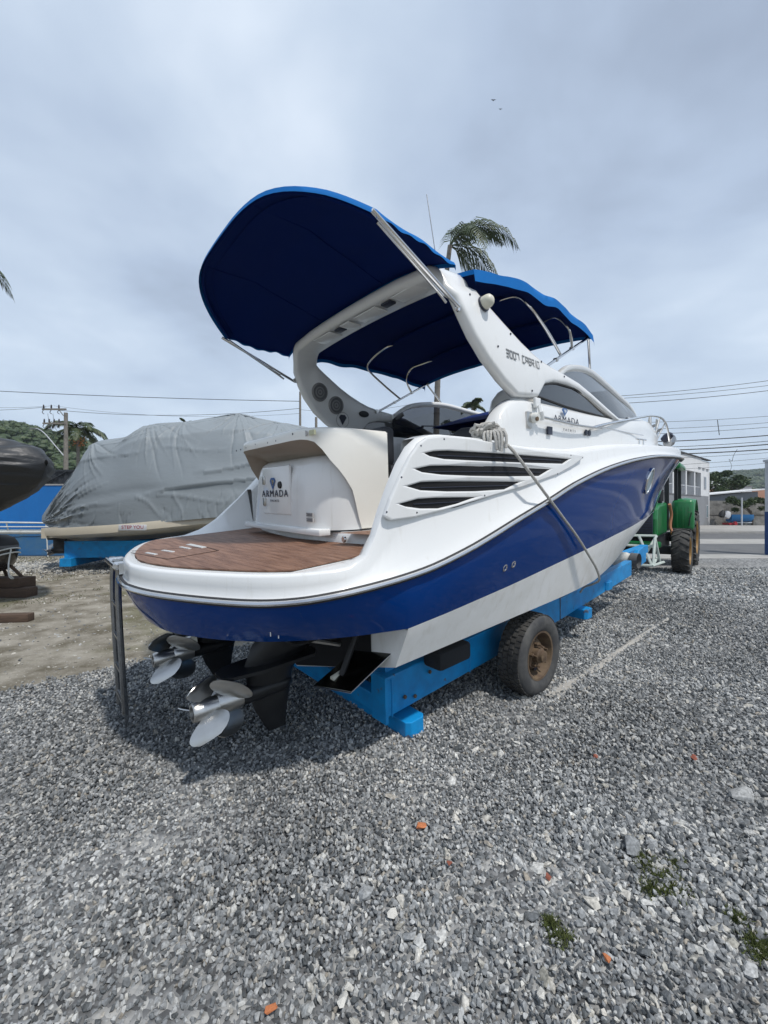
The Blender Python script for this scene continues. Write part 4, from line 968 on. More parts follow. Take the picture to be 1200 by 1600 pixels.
for s, z in ((2.03, 1.12), (2.135, 1.13)):
    P_, n_ = on_hull(s, z); Mx = n_.to_track_quat('Z', 'Y').to_matrix().to_4x4(); Mx.translation = P_+n_*.006
    b = MB(); b.lathe([(.026, 0), (.026, .010), (.018, .012), (.016, .002), (0, .001)], None, Mx, 18, ms=[CHROME, CHROME, DULLST, LETTER]); part('skin_fitting', b, boat)
b = MB()
for s, p, z, l in ((.50, -.955, .95, .022), (.53, -.985, .925, .008)): b.box((s-.012, p-.012, z-l), (s-.008, p-.008, z+l), WHITE)
loose('paint_chip', b, boat, smooth=False)
# ---------------------------------------------------------------- boarding ladder
lad = tubep('ladder', [(.015, .40, 1.20), (.0, .41, .9), (.005, .44, .12)], .021, DARKST)
for p in (.66,): tubep('ladder_rail', [(.015, p, 1.20), (.0, p+.01, .9), (.005, p+.04, .10)], .021, DARKST, parent=lad)
for z in (.90, .66, .42, .20): tubep('rung', [(.002, .41+(.9-z)*.04, z), (.002, .68+(.9-z)*.04, z)], .016, DARKST, parent=lad)
b = MB(); b.box((-.02, .36, 1.17), (.08, .44, 1.225), CHROME, ch=.012); b.box((-.02, .62, 1.17), (.08, .70, 1.225), CHROME, ch=.012)
b.tube([(-.02, .32, 1.205), (-.02, .74, 1.205)], .015, CHROME, 10); b.box((.0, .30, 1.15), (.035, .76, 1.22), CHROME); part('ladder_bracket', b, lad)
b = MB()
for p in (.44, .70): b.prism([(-.015, .28), (.025, .28), (.025, .08), (.005, .02)], p-.012, p+.012, DARKST, 'y')
loose('ladder_foot', b, lad, smooth=False)
# ---------------------------------------------------------------- stern drives
def propeller(name, parent, c, r, nb_, sgn, a0, hub_r=.05, hub_l=.11, m=DULLST):
    b = MB(); Mx = T3(*c) @ RY(-90)     # local +z points aft
    b.lathe([(hub_r*1.02, -hub_l*.5), (hub_r*1.05, 0), (hub_r*.98, hub_l*.45), (hub_r*.9, hub_l*.5), (hub_r*.72, hub_l*.5), (hub_r*.7, hub_l*.25), (hub_r*.3, hub_l*.25), (hub_r*.28, hub_l*.4), (0, hub_l*.42)], m, Mx, 24)
    for k in range(nb_):
        th0 = a0+360*k/nb_; rows = []
        for i in range(13):
            u = i/12; rad = hub_r*.9+(r-hub_r*.9)*u
            hw = .64*math.sqrt(max(.03, 1-((u-.48)/.56)**2))
            row = []
            for j in range(9):
                w = (j/8-.5)*2
                ang = R(th0)+sgn*(hw*w*.78+.28*u*u)
                zz = hw*w*(rad+.03)*1.0+.02*u
                row.append(Mx @ Vector((rad*cos(ang), rad*sin(ang), zz*(1 if sgn > 0 else 1))))
            rows.append(row)
        b.grid(rows, m)
    o = part(name, b, parent, ang=50); md = o.modifiers.new('thick', 'SOLIDIFY'); md.thickness = .006; md.offset = 0
    return o
def stern_drive(p):
    b = MB()
    rows = []     # vertical leg: foil sections
    for z, a, c_, w in ((.95, .70, 1.16, .10), (.80, .64, 1.14, .10), (.70, .56, 1.08, .085), (.60, .52, .92, .06), (.50, .53, .84, .05), (.42, .54, .83, .045), (.30, .58, .80, .018), (.14, .66, .78, .008)):
        rows.append([(a+(c_-a)*(1-cos(t))/2, p+w*sin(t)*(1 if True else 0), z) for t in np.linspace(0, 2*pi, 18)[:-1]])
    b.grid(rows, BLACKP, close_v=True)
    b.add(rows[-1], [tuple(range(17))], BLACKP)
    b.lathe([(.0, .84), (.03, .82), (.050, .78), (.056, .70), (.058, .60), (.056, .48)], BLACKP, T3(0, p, .43) @ RY(90), 20)
    b.box((.78, p-.16, .86), (1.16, p+.16, .97), BLACKP, ch=.03)
    d = part('stern_drive', b, boat, ang=45)
    b = MB(); b.prism([(.36, p-.05), (.42, p-.10), (.60, p-.13), (.95, p-.12), (1.0, p-.05), (1.0, p+.05), (.95, p+.12), (.60, p+.13), (.42, p+.10), (.36, p+.05)], .585, .605, BLACKP); part('cavitation_plate', b, d, smooth=False)
    propeller('propeller', d, (.42, p, .435), .19, 3, 1, -50, .060, .14)
    propeller('propeller', d, (.285, p, .43), .182, 3, -1, 8, .054, .15)
    b = MB(); b.tube(crv([(.8, p+.10, .93), (.66, p+.16, .86), (.75, p+.14, .74), (1.1, p+.14, .78)], 6), .018, RUBBER, 8); b.tube(crv([(.8, p-.12, .93), (.70, p-.18, .84), (.8, p-.16, .72), (1.12, p-.16, .74)], 6), .016, RUBBER, 8)
    b.tube([(.82, p-.10, .74), (1.14, p-.14, .62)], .018, DULLST, 8); b.tube([(.82, p+.10, .74), (1.14, p+.14, .62)], .018, DULLST, 8); part('hydraulic_hose', b, d)
    return d
stern_drive(-.50); stern_drive(.50)
b = MB(); b.box((.86, -.95, .80), (1.14, .95, .855), BLACKP, ch=.01); part('drive_crossbar', b, boat)
for sg in (-1, 1):
    b = MB(); q = [(.83, sg*.80, .485), (.88, sg*1.12, .545), (1.15, sg*1.16, .70), (1.15, sg*.80, .62)]
    vs = q+[(x+.004, y, z+.007) for x, y, z in q]
    b.add(vs, [(0, 1, 2, 3), (7, 6, 5, 4), (0, 4, 5, 1), (1, 5, 6, 2), (2, 6, 7, 3), (3, 7, 4, 0)], mat('dark_trim_tab_steel', (.10, .10, .09), .22, metal=1) if sg < 0 else MATS['dark_trim_tab_steel'])
    o = part('trim_tab', b, boat, smooth=False)
    b = MB(); b.tube([(.95, sg*.93, .56), (1.10, sg*.93, .84)], .02, RUBBER, 8); b.tube([(.90, sg*.90, .54), (1.0, sg*.90, .565)], .02, SOLARW, 8); part('tab_ram', b, o)
    b = MB(); b.tube([q[0], q[1], q[2]], .004, CHROME, 6); part('tab_edge', b, o)

# the stern edge runs a few degrees out of square
def skew_stern():
    names = ('hull', 'rub_rail', 'steel_strip', 'topsides', 'swim_platform', 'teak_deck_mat', 'board')
    done = set()
    for o in boat.children_recursive:
        if o.type == 'MESH' and o.name.split('.')[0] in names and o.data.name not in done:
            done.add(o.data.name)
            for v in o.data.vertices:
                c = v.co
                if c.x < 1.3 and (c.y > -1.15):
                    f = min(1, max(0, (1.25-c.x)/.75)); f = f*f*(3-2*f); v.co.x = c.x-.085*(c.y+1.15)*f
bpy.context.view_layer.update(); skew_stern()
# ================================================================ trailer under the boat
trl = thing('boat_trailer', 'light blue steel boat trailer under the blue and white cruiser', 'trailer', M=BM)
def beam(mb, a, b, w, h, m):
    """box beam between a and b (bottom centre line)"""
    a, b = Vector(a), Vector(b); d = (b-a).normalized(); n = Vector((-d.y, d.x, 0)).normalized(); up = d.cross(n)*-1
    if up.z < 0: up = -up
    vs = []
    for P in (a, b):
        for sx, sz in ((-1, 0), (1, 0), (1, 1), (-1, 1)): vs.append(P+n*sx*w/2+up*sz*h)
    mb.add(vs, [(0, 1, 2, 3), (7, 6, 5, 4), (0, 4, 5, 1), (1, 5, 6, 2), (2, 6, 7, 3), (3, 7, 4, 0)], m)
for sg in (-1, 1):
    b = MB(); beam(b, (1.35, sg*.815, .105), (4.0, sg*.74, .165), .11, .28, TRAILB); beam(b, (3.98, sg*.74, .16), (6.9, sg*.50, .17), .10, .24, TRAILB)
    part('frame_beam', b, trl, smooth=False, bevel=.008)
    b = MB(); b.box((1.325, sg*.815-.075, .075), (1.35, sg*.815+.075, .40), TRAILB); part('end_plate', b, trl, smooth=False)
    b = MB()
    for s, z in ((1.52, .20), (1.62, .17), (1.78, .30)): b.lathe([(0, .012), (.014, .012), (.014, 0)], RUST, T3(s, sg*.872, z) @ RX(90 if sg < 0 else -90), 6)
    loose('bolt', b, trl)
    b = MB(); b.box((1.72, sg*.95-.09, .36), (2.08, sg*.95+.09, .50), CARPET, ch=.03); part('bunk_pad', b, trl)
    b = MB(); beam(b, (1.45, sg*.80, .38), (1.45, sg*.30, .30), .08, .08, TRAILB); beam(b, (3.2, sg*.72, .42), (3.2, sg*.25, .34), .08, .08, TRAILB); part('bunk_support', b, trl, smooth=False)
b = MB(); beam(b, (1.40, -.76, .095), (1.40, .76, .095), .10, .13, TRAILB); part('rear_crossbar', b, trl, smooth=False, bevel=.006)
b = MB(); beam(b, (1.55, -.76, .24), (1.55, .76, .24), .12, .14, TRAILB); part('crossbar', b, trl, smooth=False, bevel=.006)
for s, w, z in ((1.55, .965, -.055), (4.60, .86, .055), (5.65, .70, .185)):
    b = MB(); b.prism([(s-.09, -w+.03), (s-.06, -w), (s+.06, -w), (s+.09, -w+.03), (s+.09, w-.03), (s+.06, w), (s-.06, w), (s-.09, w-.03)], z, z+.115, TRAILB); part('foot_beam', b, trl, smooth=False, bevel=.006)
b = MB(); beam(b, (6.8, 0, .16), (9.3, 0, .20), .14, .16, TRAILB); part('tow_bar', b, trl, smooth=False, bevel=.006)
b = MB(); b.prism([(7.75, .14), (8.15, .12), (8.42, .16), (8.42, .38), (8.28, .45), (8.05, .42), (7.85, .28)], -.30, -.22, TRAILB, 'y'); part('winch_post', b, trl, smooth=False, bevel=.01)
b = MB(); b.lathe([(0, -.16), (.10, -.16), (.13, -.08), (.13, .08), (.10, .16), (0, .16)], PVC, T3(7.4, -.22, .33) @ RX(90), 20); b.lathe([(.13, .28), (.13, .16), (.06, .14)], GREYPL, T3(7.4, -.22, .33) @ RX(90), 20); part('bow_roller', b, trl)
def wheel(parent, c, r, w, rimr, out, dish=RUST, name='wheel', tread=True, lugs=0, hubr=.05, tyre=TYRE, side=SIDEW):
    """c centre, axis along p, out=+1/-1 is the outer side"""
    Mx = T3(*c) @ RX(90 if out < 0 else -90)     # local z outward
    b = MB(); h = w/2
    prof = [(rimr, -h*.75), (rimr+.02, -h*.9), (r*.80, -h), (r*.93, -h*.93), (r*.985, -h*.78), (r, -h*.5), (r, h*.5), (r*.985, h*.78), (r*.93, h*.93), (r*.80, h), (rimr+.02, h*.9), (rimr, h*.75)]
    ms = [side]*4+[tyre]*3+[side]*4
    b.lathe(prof, None, Mx, 48, ms=ms)
    wh = part(name, b, parent, ang=50)
    t = MB(); nl = 44
    for k in range(nl):
        for q, (z0, z1, off) in enumerate(((-h*.80, -h*.42, 0), (-h*.36, -h*.04, .5), (h*.04, h*.36, 0), (h*.42, h*.80, .5))):
            a = 2*pi*(k+off)/nl; tw = .055; rr0 = r*.985; rr1 = r+.009 if q in (1, 2) else r+.004
            M2 = Mx @ Matrix.Rotation(a, 4, 'Z')
            t.box((rr0, -tw*.30*r/.34, z0), (rr1, tw*.30*r/.34, z1), tyre, M2)
    if tread: tr = part('tread', t, wh, smooth=False); tr['kind'] = 'stuff'
    b = MB()
    b.lathe([(rimr+.004, h*.80), (rimr+.012, h*.88), (rimr-.006, h*.86), (rimr-.02, h*.55), (rimr-.035, h*.15), (rimr*.80, h*.05), (rimr*.66, h*.22), (rimr*.60, h*.42), (rimr*.34, h*.46), (rimr*.30, h*.40)], dish, Mx, 40)
    b.lathe([(rimr*.34, h*.40), (rimr*.33, h*.86), (rimr*.26, h*.95), (rimr*.24, h*1.15), (rimr*.12, h*1.2), (0, h*1.2)], RUST, Mx, 20)
    rim = part('rim', b, wh, ang=40)
    b = MB()
    for k in range(5):
        a = 2*pi*k/5+.4; M2 = Mx @ Matrix.Rotation(a, 4, 'Z') @ T3(rimr*.46, 0, h*.42); b.lathe([(.017, 0), (.017, .035), (.008, .04), (.008, .07), (0, .07)], RUST, M2, 6)
    loose('wheel_nut', b, wh, smooth=False)
    b = MB()
    for k in range(5):
        a = 2*pi*k/5; M2 = Mx @ Matrix.Rotation(a, 4, 'Z') @ T3(rimr*.745, 0, h*.16) @ Matrix.Diagonal((.75, 1.25, 1, 1)); b.lathe([(.028, .012), (.0, .012)], LETTER, M2, 14)
    loose('rim_hole', b, wh)
    return wh
for sg in (-1, 1):
    zc = .345-2.85*sin(Tt)-sg*1.08*sin(Rr)-.005
    wheel(trl, (2.83, sg*1.09, zc), .345, .235, .20, sg)
b = MB(); b.tube([(2.83, -1.0, .215), (2.83, 1.0, .215)], .045, RUST, 12); part('axle', b, trl)
# rope tied at the coaming, down over the side to the trailer
def rope_mesh(b, pts, r):
    b.tube(pts, r, ROPE, 8)
    L = 0; 
    P = [Vector(p) for p in pts]
    for k in range(2):
        q = []
        for i in range(len(P)-1):
            t = (P[i+1]-P[i]); 
            for j in range(6):
                f = j/6; c = P[i]+t*f; L_ = L+t.length*f; a = L_/(r*5)*2*pi*.5+k*pi
                u_ = t.orthogonal().normalized(); w_ = t.normalized().cross(u_); q.append(c+(u_*cos(a)+w_*sin(a))*r*.62)
            if k == 0 and i == 0: pass
        b.tube(q, r*.5, ROPE, 5)
        L = 0
BW = lambda s, p, z: BM @ Vector((s, p, z))
rp = MB()
line = [BW(1.97, -1.345, 2.02), BW(1.99, -1.40, 1.97), BW(2.03, -1.455, 1.90), BW(2.347, -1.495, 1.625), BW(2.683, -1.45, 1.442), BW(3.077, -1.40, 1.225), BW(3.457, -1.345, .993), BW(3.70, -1.30, .85), BW(3.95, -1.225, .69), BW(4.08, -1.10, .60), BW(4.30, -.92, .50), BW(4.50, -.79, .38)]
rope_mesh(rp, crv(line, 5), .0105)
rnd = random.Random(4)
c0 = BW(1.93, -1.33, 2.045)
for k in range(14):
    pts = []
    for j in range(7):
        a = j/6*2*pi+k*.5; pts.append(c0+Vector((.075*cos(a)+rnd.uniform(-.03, .03)+.02*(k % 3-1), rnd.uniform(-.03, .03)+.03*sin(a*2), .035*sin(a)+rnd.uniform(-.02, .03))))
    rp.tube(crv(pts, 3), .0115, ROPE, 6)
for k in range(7):
    e = c0+Vector((.02*k-.05, -.05-.01*k, -.02)); rp.tube(crv([c0, e, e+Vector((rnd.uniform(-.02, .03), -.02, -.07-rnd.random()*.06))], 4), .010, ROPE, 6)
o = part('tie_down_rope', rp); tag(o, 'frayed grey white rope knotted on the boat side and pulled down across the blue hull', 'rope')

for sg in (-1, 1):
    b = MB()
    for s_ in (1.40, 2.3, 3.1, 3.98):
        y_ = sg*(.872-.0285*(s_-1.35)); z_ = .085+.0283*(s_-1.35); b.tube([(s_, y_, z_+.01), (s_+.004, y_, z_+.15), (s_, y_, z_+.28)], .006, RUST if s_ > 3 else TRAILB, 5)
    loose('weld_seam', b, trl)
# ================================================================ covered boat and other things on the left
def pxd(px, X0, Y0, hx, hy):
    k = (px-600)/640; return (k*Y0-X0)/(hx-k*hy)
X0, Y0, hx, hy = -9.15, 11.0, .993, .12
def prof(px, y, off=0):
    d = pxd(px, X0, Y0, hx, hy); return d, 1.6+(795-y)/640*(Y0+hy*d+off)
TOPP = [prof(*q) for q in ((62, 812), (90, 772), (120, 733), (135, 711), (146, 694), (160, 688), (200, 683), (222, 671), (245, 663), (290, 660), (330, 652), (375, 645), (405, 653), (440, 660), (480, 668))]
TOPP += [(8.2, 3.6), (9.2, 2.7), (10, 1.9)]
LOWP = [prof(62, 812, -.3), prof(80, 822, -.7), prof(100, 829, -1), prof(200, 824, -1.1), prof(350, 809, -1.15), (6.5, 1.5), (8.5, 1.7), (10, 1.8)]
cvm = Matrix((Vector((hx, hy, 0)).normalized(), Vector((-hy, hx, 0)).normalized(), K)).transposed().to_4x4(); cvm.translation = (X0, Y0, 0)
cvb = thing('covered_boat', 'motor boat shrouded in a creased grey tarpaulin with a cream hull, beside the blue wall', 'boat', M=cvm)
q = MB(); rows = []
HW = [(0, .06), (.3, .26), (.7, .50), (1.2, .76), (2, 1.02), (3.2, 1.22), (6, 1.3), (8.5, .9), (10, .1)]
rc = np.random.RandomState(5)
DD = np.concatenate([np.linspace(0, 2, 130), np.linspace(2.015, 7, 260), np.linspace(7.05, 10, 50)]); TT = np.linspace(-1, 1, 171)
ZTv = np.array([sip(d, TOPP) for d in DD]); ZLv = np.array([sip(d, LOWP) for d in DD]); HWv = np.array([sip(d, HW) for d in DD]); Hv = np.maximum(ZTv-ZLv, .01)
TN = np.array([sip(d, [(0, .5), (2, .42), (2.7, .34), (5, .20), (7, .12), (10, .1)]) for d in DD])
A_ = np.abs(TT)[None, :]; SGN = np.where(TT > 0, 1, -1)[None, :]; D2 = DD[:, None]+0*A_
uS = (1-A_)/.55; uT = A_/.45; side = A_ > .45
Y_ = np.where(side, HWv[:, None]*(1-.10*uS-.22*uS**3), HWv[:, None]*.68*uT)
Z_ = np.where(side, ZLv[:, None]+Hv[:, None]*.80*np.maximum(uS, 0)**.95, ZLv[:, None]+Hv[:, None]*(.80+.20*(1-np.minimum(uT, 1)**(1.25+TN[:, None]))))
F_ = np.zeros_like(Z_)
def crease(d0, z0, d1, z1, amp, w, one_side=0):
    """sharp fold along a line on the side of the tarpaulin"""
    global F_
    ex, ez = d1-d0, z1-z0; L = math.hypot(ex, ez); ex /= L; ez /= L
    t = ((D2-d0)*ex+(Z_-z0)*ez)/L; n = -(D2-d0)*ez+(Z_-z0)*ex + .04*np.sin(t*7+d0*3)
    env = np.clip(t/.12, 0, 1)*np.clip((1-t)/.35, 0, 1)
    F_ = F_+amp*env*np.exp(-np.abs(n)/w)*(np.where(n > 0, 1, .35))
for k in range(26):      # fan from the stern point
    a = R(-4+64*(k+rc.rand()*.7)/26); L = rc.uniform(.9, 2.6); crease(.02, 1.24, .02+L*cos(a), 1.24+L*sin(a), rc.uniform(.02, .06)*rc.choice((-1, 1, 1)), rc.uniform(.012, .035))
for (cd, cz) in ((1.25, 3.38), (2.78, 3.95), (3.6, 4.02), (5.06, 4.35), (6.3, 4.1)):      # tension lines under each tent point
    for k in range(13):
        a = R(-160+140*(k+rc.rand())/13); L = rc.uniform(.5, 1.9); crease(cd, cz, cd+L*cos(a), cz+L*sin(a), rc.uniform(.012, .045)*rc.choice((-1, 1)), rc.uniform(.012, .04))
for k in range(46):      # short drapes along the hem
    d = rc.uniform(.8, 9); zl = sip(d, LOWP); crease(d, zl-.05, d+rc.uniform(-.35, .5), zl+rc.uniform(.3, .9), rc.uniform(.012, .035)*rc.choice((-1, 1)), rc.uniform(.012, .03))
for (a, b_, c_, d_, am, w_) in ((1.0, 2.75, 3.3, 3.15, .035, .05), (3.3, 3.15, 5.2, 3.1, .03, .05), (3.0, 1.95, 7.0, 2.6, .06, .16), (2.8, 1.95, 3.6, 1.35, .04, .03), (3.0, 1.95, 5.6, 1.75, .035, .04), (4.2, 2.5, 7.2, 3.0, .05, .12), (1.5, 3.2, 3.2, 3.6, .03, .04)): crease(a, b_, c_, d_, am, w_)
for i, d in enumerate(DD):
    row = []
    for j, t in enumerate(TT):
        sg = SGN[0, j]; y, z, f = Y_[i, j], Z_[i, j], F_[i, j]*min(1, d/.4)
        f += .07*noise.noise(Vector((d*.55, z*.9, 9+sg)))-.02*math.exp(-((z-(ZLv[i]+Hv[i]*.28+.12*sin(d*.8)))/.12)**2)*min(1, d)
        top = abs(t) < .45
        row.append((d, (y+f*(1 if abs(t) > .1 else 0))*sg, z+(f*.5 if top else 0)))
    rows.append(row)
q.grid(rows, TARPG); part('tarpaulin', q, cvb, ang=75)
q = MB()
for sg in (-1, 1):
    rows = []
    for d in np.linspace(.55, 9.6, 50):
        zl = sip(d, LOWP)+.05; hw = min(1.22, sip(d+.9, HW)-.04)
        rows.append([(d-.05, sg*hw, zl), (d-.04, sg*(hw+.02), zl-.08), (d, sg*(hw+.015), zl-.19), (d+.03, sg*(hw-.04), zl-.22), (d+.15, sg*hw*.86, zl-.25), (min(d+.3, 9.6), sg*hw*.55, zl-.30), (min(d+.5, 9.6), sg*.1, zl-.42)])
    q.grid(rows, OLDCREAM)
q.box((.50, -.85, .86), (.62, .85, 1.12), OLDCREAM)
part('hull', q, cvb, ang=40)
q = MB(); q.tube([(d, -(min(1.22, sip(d+.9, HW)-.04)+.01), sip(d, LOWP)-.045) for d in np.linspace(3.6, 8.0, 30)], .010, REDL, 6); part('rub_strip', q, cvb)
zt_ = sip(3.0, LOWP)-.06
q = MB(); q.box((2.5, -1.262, zt_-.085), (3.15, -1.24, zt_+.055), POSTW, ch=.01); nm = part('name_plate', q, cvb)
text_part('lettering', 'STEP YOU', .115, frame((2.83, -1.266, zt_-.005), (1, 0, 0), (0, 0, 1)), REDL, nm, sx=1.0)
q = MB()
q.box((.30, -.35, .78), (.75, -.15, .98), BLACKP, ch=.03); q.box((.42, -.30, .42), (.72, -.22, .80), BLACKP, ch=.02); q.lathe([(0, 0), (.045, .03), (.05, .3), (0, .42)], BLACKP, T3(.36, -.26, .50) @ RY(90), 12)
q.box((.28, .10, .78), (.75, .30, .98), BLACKP, ch=.03); q.box((.42, .16, .42), (.72, .24, .80), BLACKP, ch=.02)
q.lathe([(0, -.05), (.05, -.04), (.05, .05), (0, .06)], PVC, T3(.42, -.30, 1.0) @ RY(90), 12)
part('stern_drive', q, cvb)
propeller('propeller', cvb, (.34, -.26, .52), .17, 3, 1, 10, .04, .09, DARKST)
ct = thing('boat_trailer', 'light blue trailer frame under the grey tarpaulined boat', 'trailer', M=cvm)
q = MB(); q.box((1.0, -.80, .36), (8, -.66, .78), TRAILB); part('frame_beam', q, ct, smooth=False)
q = MB(); q.box((1.0, .66, .36), (8, .80, .78), TRAILB); part('frame_beam', q, ct, smooth=False)
q = MB(); q.box((.98, -.95, .16), (1.25, .95, .36), TRAILB); part('foot_beam', q, ct, smooth=False)
for sg in (-1, 1): wheel(ct, (4.2, sg*.95, .34), .34, .22, .19, sg, tread=False)
# pipes along the wall
pr_ = thing('pipe_rail', 'long white pipe on brackets below a thin blue white rail along the blue wall', 'pipe', M=T3(-14, 13.55, 0))
zp = 1.6-36/640*13.5
q = MB()
for x in np.arange(-12, 2.9, 1.4): q.lathe([(.085, -.02), (.085, .02)], PVC, T3(x, 0, zp) @ RY(90), 16)
q.tube([(-12, 0, zp), (3.35, 0, zp)], .075, PVC, 14); part('pipe', q, pr_)
q = MB(); pts = [(x, -.1, 1.6-21/640*13.5-.004*(x-.4)**2) for x in np.linspace(-6, 3.2, 30)]; q.tube(pts, .028, PVC, 8)
q.tube([(-6, -.1, 1.6-28/640*13.5), (3.2, -.1, 1.6-28/640*13.5)], .02, PVC, 8); part('rail', q, pr_)
q = MB()
for x in (-3.0, 1.6, 2.9, -8): q.tube([(x, -.02, 0 if x > 2.5 else zp), (x, -.1, 1.6-22/640*13.5)], .02, PVC, 6)
loose('bracket', q, pr_)
# bow of a boat under black plastic
kb = thing('wrapped_boat', 'boat bow wrapped in shiny black plastic reaching in at the left edge', 'boat', M=T3(-5.36, 6.5, 0) @ RZ(174))
q = MB(); rows = []
for d in np.linspace(0, 6, 140):
    top = sip(d, [(0, 2.38), (.12, 2.52), (.35, 2.64), (.9, 2.72), (2, 2.9), (6, 3.1)]); bot = sip(d, [(0, 2.28), (.1, 2.06), (.3, 1.88), (.55, 1.72), (.8, 1.60), (2, 1.2), (6, .9)])
    hw = sip(d, [(0, .03), (.15, .26), (.5, .6), (1.2, 1.0), (3, 1.3), (6, 1.3)]); row = []
    for t in np.linspace(0, 2*pi, 97)[:-1]:
        y = hw*sin(t); c_ = cos(t); z = (top+bot)/2+(top-bot)/2*c_
        if c_ < 0: y *= (1-.55*(-c_)**1.5)
        f = .07*(1-2.4*abs(noise.noise(Vector((d*.9+z*1.2, z*4.2, t*.3)))))+.05*(1-2.4*abs(noise.noise(Vector((d*1.6, z*9, 2)))))-.05
        if c_ > -.1: f += .02*sin(z*40+d*3)*(.5+noise.noise(Vector((d, 0, 0))))
        y += f*(1 if y > 0 else -1)*min(1, d*3); row.append((d, y, z+f*.4*min(1, d*3)))
    rows.append(row)
q.grid(rows, TARPK, close_v=True); part('black_cover', q, kb, ang=80)
q = MB(); q.grid([[(d, .9+.1*d+.03, z) for z in (1.86-.05*d, 2.15, 2.25)] for d in np.linspace(.78, 2.0, 6)], OLDCREAM); part('bare_hull_patch', q, kb)
q = MB(); q.box((2.6, -.5, 0), (2.8, .5, 1.25), WOOD); q.box((4.6, -.5, 0), (4.8, .5, 1.15), WOOD); part('support', q, kb, smooth=False)
# dark drum on legs, over timber blocks
dr = thing('plastic_drum', 'dark glossy rounded drum with a white rope looped over it, above stacked timber blocks', 'drum', M=T3(-7.17, 7.55, 0) @ Matrix.Diagonal((1, 1, 1.0, 1)))
q = MB(); q.lathe([(0, 1.13), (.16, 1.12), (.27, 1.06), (.325, .97), (.33, .93)], MATS['black_rubber'], None, 28); q.lathe([(.335, .88), (.335, .93)], GREYPL, None, 28)
q.lathe([(.33, .88), (.325, .74), (.29, .60), (.22, .50), (.12, .45), (0, .44)], mat('glossy_black_plastic', (.03, .026, .022), .16, coat=.6, bump=.02, bscale=5), None, 28); part('drum_body', q, dr)
q = MB()
for k in range(3): a = k*1.0-1.0; q.box((.22+.0*k, -.335, .935-.09*k*.0), (.27, -.32, .985), POSTW)
part('label_patch', q, dr, smooth=False)
q = MB()
for a in (20, 110, 200, 290): q.tube([(.20*cos(R(a)), .20*sin(R(a)), .58), (.42*cos(R(a)), .42*sin(R(a)), .30)], .028, WOOD, 6)
part('leg', q, dr)
q = MB(); 
for dz, r_ in ((0, .34), (-.08, .345)):
    q.tube([(r_*cos(a)*1.02, r_*sin(a)*1.02, .72+dz+.20*cos(a)*-1*-.8) for a in np.linspace(-pi*.9, pi*.2, 24)], .013, PVC, 6)
q.tube(crv([(.34, -.05, .86), (.36, -.12, .6), (.40, -.15, .38), (.45, -.12, .33), (.46, -.2, .40)], 6), .012, PVC, 6); o = part('white_rope', q, dr)
tb_ = [((-7.9, 7.42, .17), (-6.62, 7.66, .335), 'upper old brown timber block under the dark drum'), ((-7.9, 7.35, 0), (-6.42, 7.60, .165), 'lower old brown timber block, longest under the dark drum'), ((-7.5, 7.70, .0), (-6.75, 7.95, .30), 'rear brown timber block behind the pair under the drum')]
for a, b_, lab in tb_:
    c_ = Vector(((a[0]+b_[0])/2, (a[1]+b_[1])/2, a[2])); q = MB(); q.box((a[0]-c_.x, a[1]-c_.y, 0), (b_[0]-c_.x, b_[1]-c_.y, b_[2]-a[2]), WOOD, ch=.012)
    o = part('timber_block', q); o.location = c_; tag(o, lab, 'timber', 'timber blocks under the drum')
q = MB(); q.box((-.7, -.07, 0), (.35, .07, .11), WOOD, ch=.01); o = part('timber_plank', q); o.location = (-5.38, 5.80, 0); o.rotation_euler = (0, 0, R(7)); tag(o, 'short brown plank lying alone on the dirt at the left edge', 'plank')
# utility poles
def pole(name, lab, x, y, h, r, arms=(), lean=0, group=None):
    t = thing(name, lab, 'utility pole', group, M=T3(x, y, 0) @ RY(lean))
    q = MB(); q.tube([(0, 0, 0), (0, 0, h*.5), (0, 0, h)], [r*1.25, r*1.1, r*.85], CONCP, 12); part('shaft', q, t)
    for z, l0, l1, n in arms:
        q = MB(); q.box((l0, -.16, z-.06), (l1, -.06, z+.06), CONCP); a_ = part('crossarm', q, t, smooth=False)
        for k in range(n):
            x_ = l0+.1+(l1-l0-.2)*k/max(1, n-1)*.72; q = MB(); q.lathe([(.0, .30), (.05, .28), (.035, .22), (.065, .18), (.04, .12), (.07, .08), (.03, .0)], INSUL, T3(x_, -.11, z+.06), 8)
            q.tube(crv([(x_+.02, -.14, z-.06), (x_-.08, -.14, z-.25), (x_+.06, -.14, z-.38)], 4), .025, INSUL, 5); part('insulator', q, a_)
    return t
pz = lambda y, Y: 1.6+(795-y)/640*Y
p1 = pole('utility_pole', 'weathered pole with two insulator crossarms above the left hillside trees', (103-600)/640*32, 32, pz(645, 32), .15, ((pz(640, 32), -1.75, .1, 3), (pz(664, 32)+.1, -1.7, .1, 4)), 0)
q = MB(); q.tube(crv([(-.1, -.1, pz(712, 32)), (-.75, -.15, pz(696, 32)), (-1.5, -.2, pz(678, 32)), (-2.0, -.22, pz(671, 32)), (-2.35, -.25, pz(671, 32))], 6), .04, POSTW, 6); q.box((-2.6, -.33, pz(671, 32)-.05), (-2.15, -.17, pz(671, 32)+.04), GREYPL); part('lamp_arm', q, p1)
q = MB(); q.tube([(-.1, -.12, pz(642, 32)-.4), (-.45, -.12, pz(640, 32)-.05)], .03, CONCP, 6)
for x_ in (-1.3, -.9): q.tube(crv([(x_, -.14, pz(641, 32)-.3), (x_+.05, -.14, pz(655, 32)), (x_+.25, -.14, pz(672, 32)), (-.1, -.14, pz(678, 32))], 5), .012, WIRE, 4)
part('drop_wire', q, p1)
pole('utility_pole', 'thin dark pole just left of the white arch leg', (469-600)/640*30, 30, pz(612, 30), .085, (), 0)
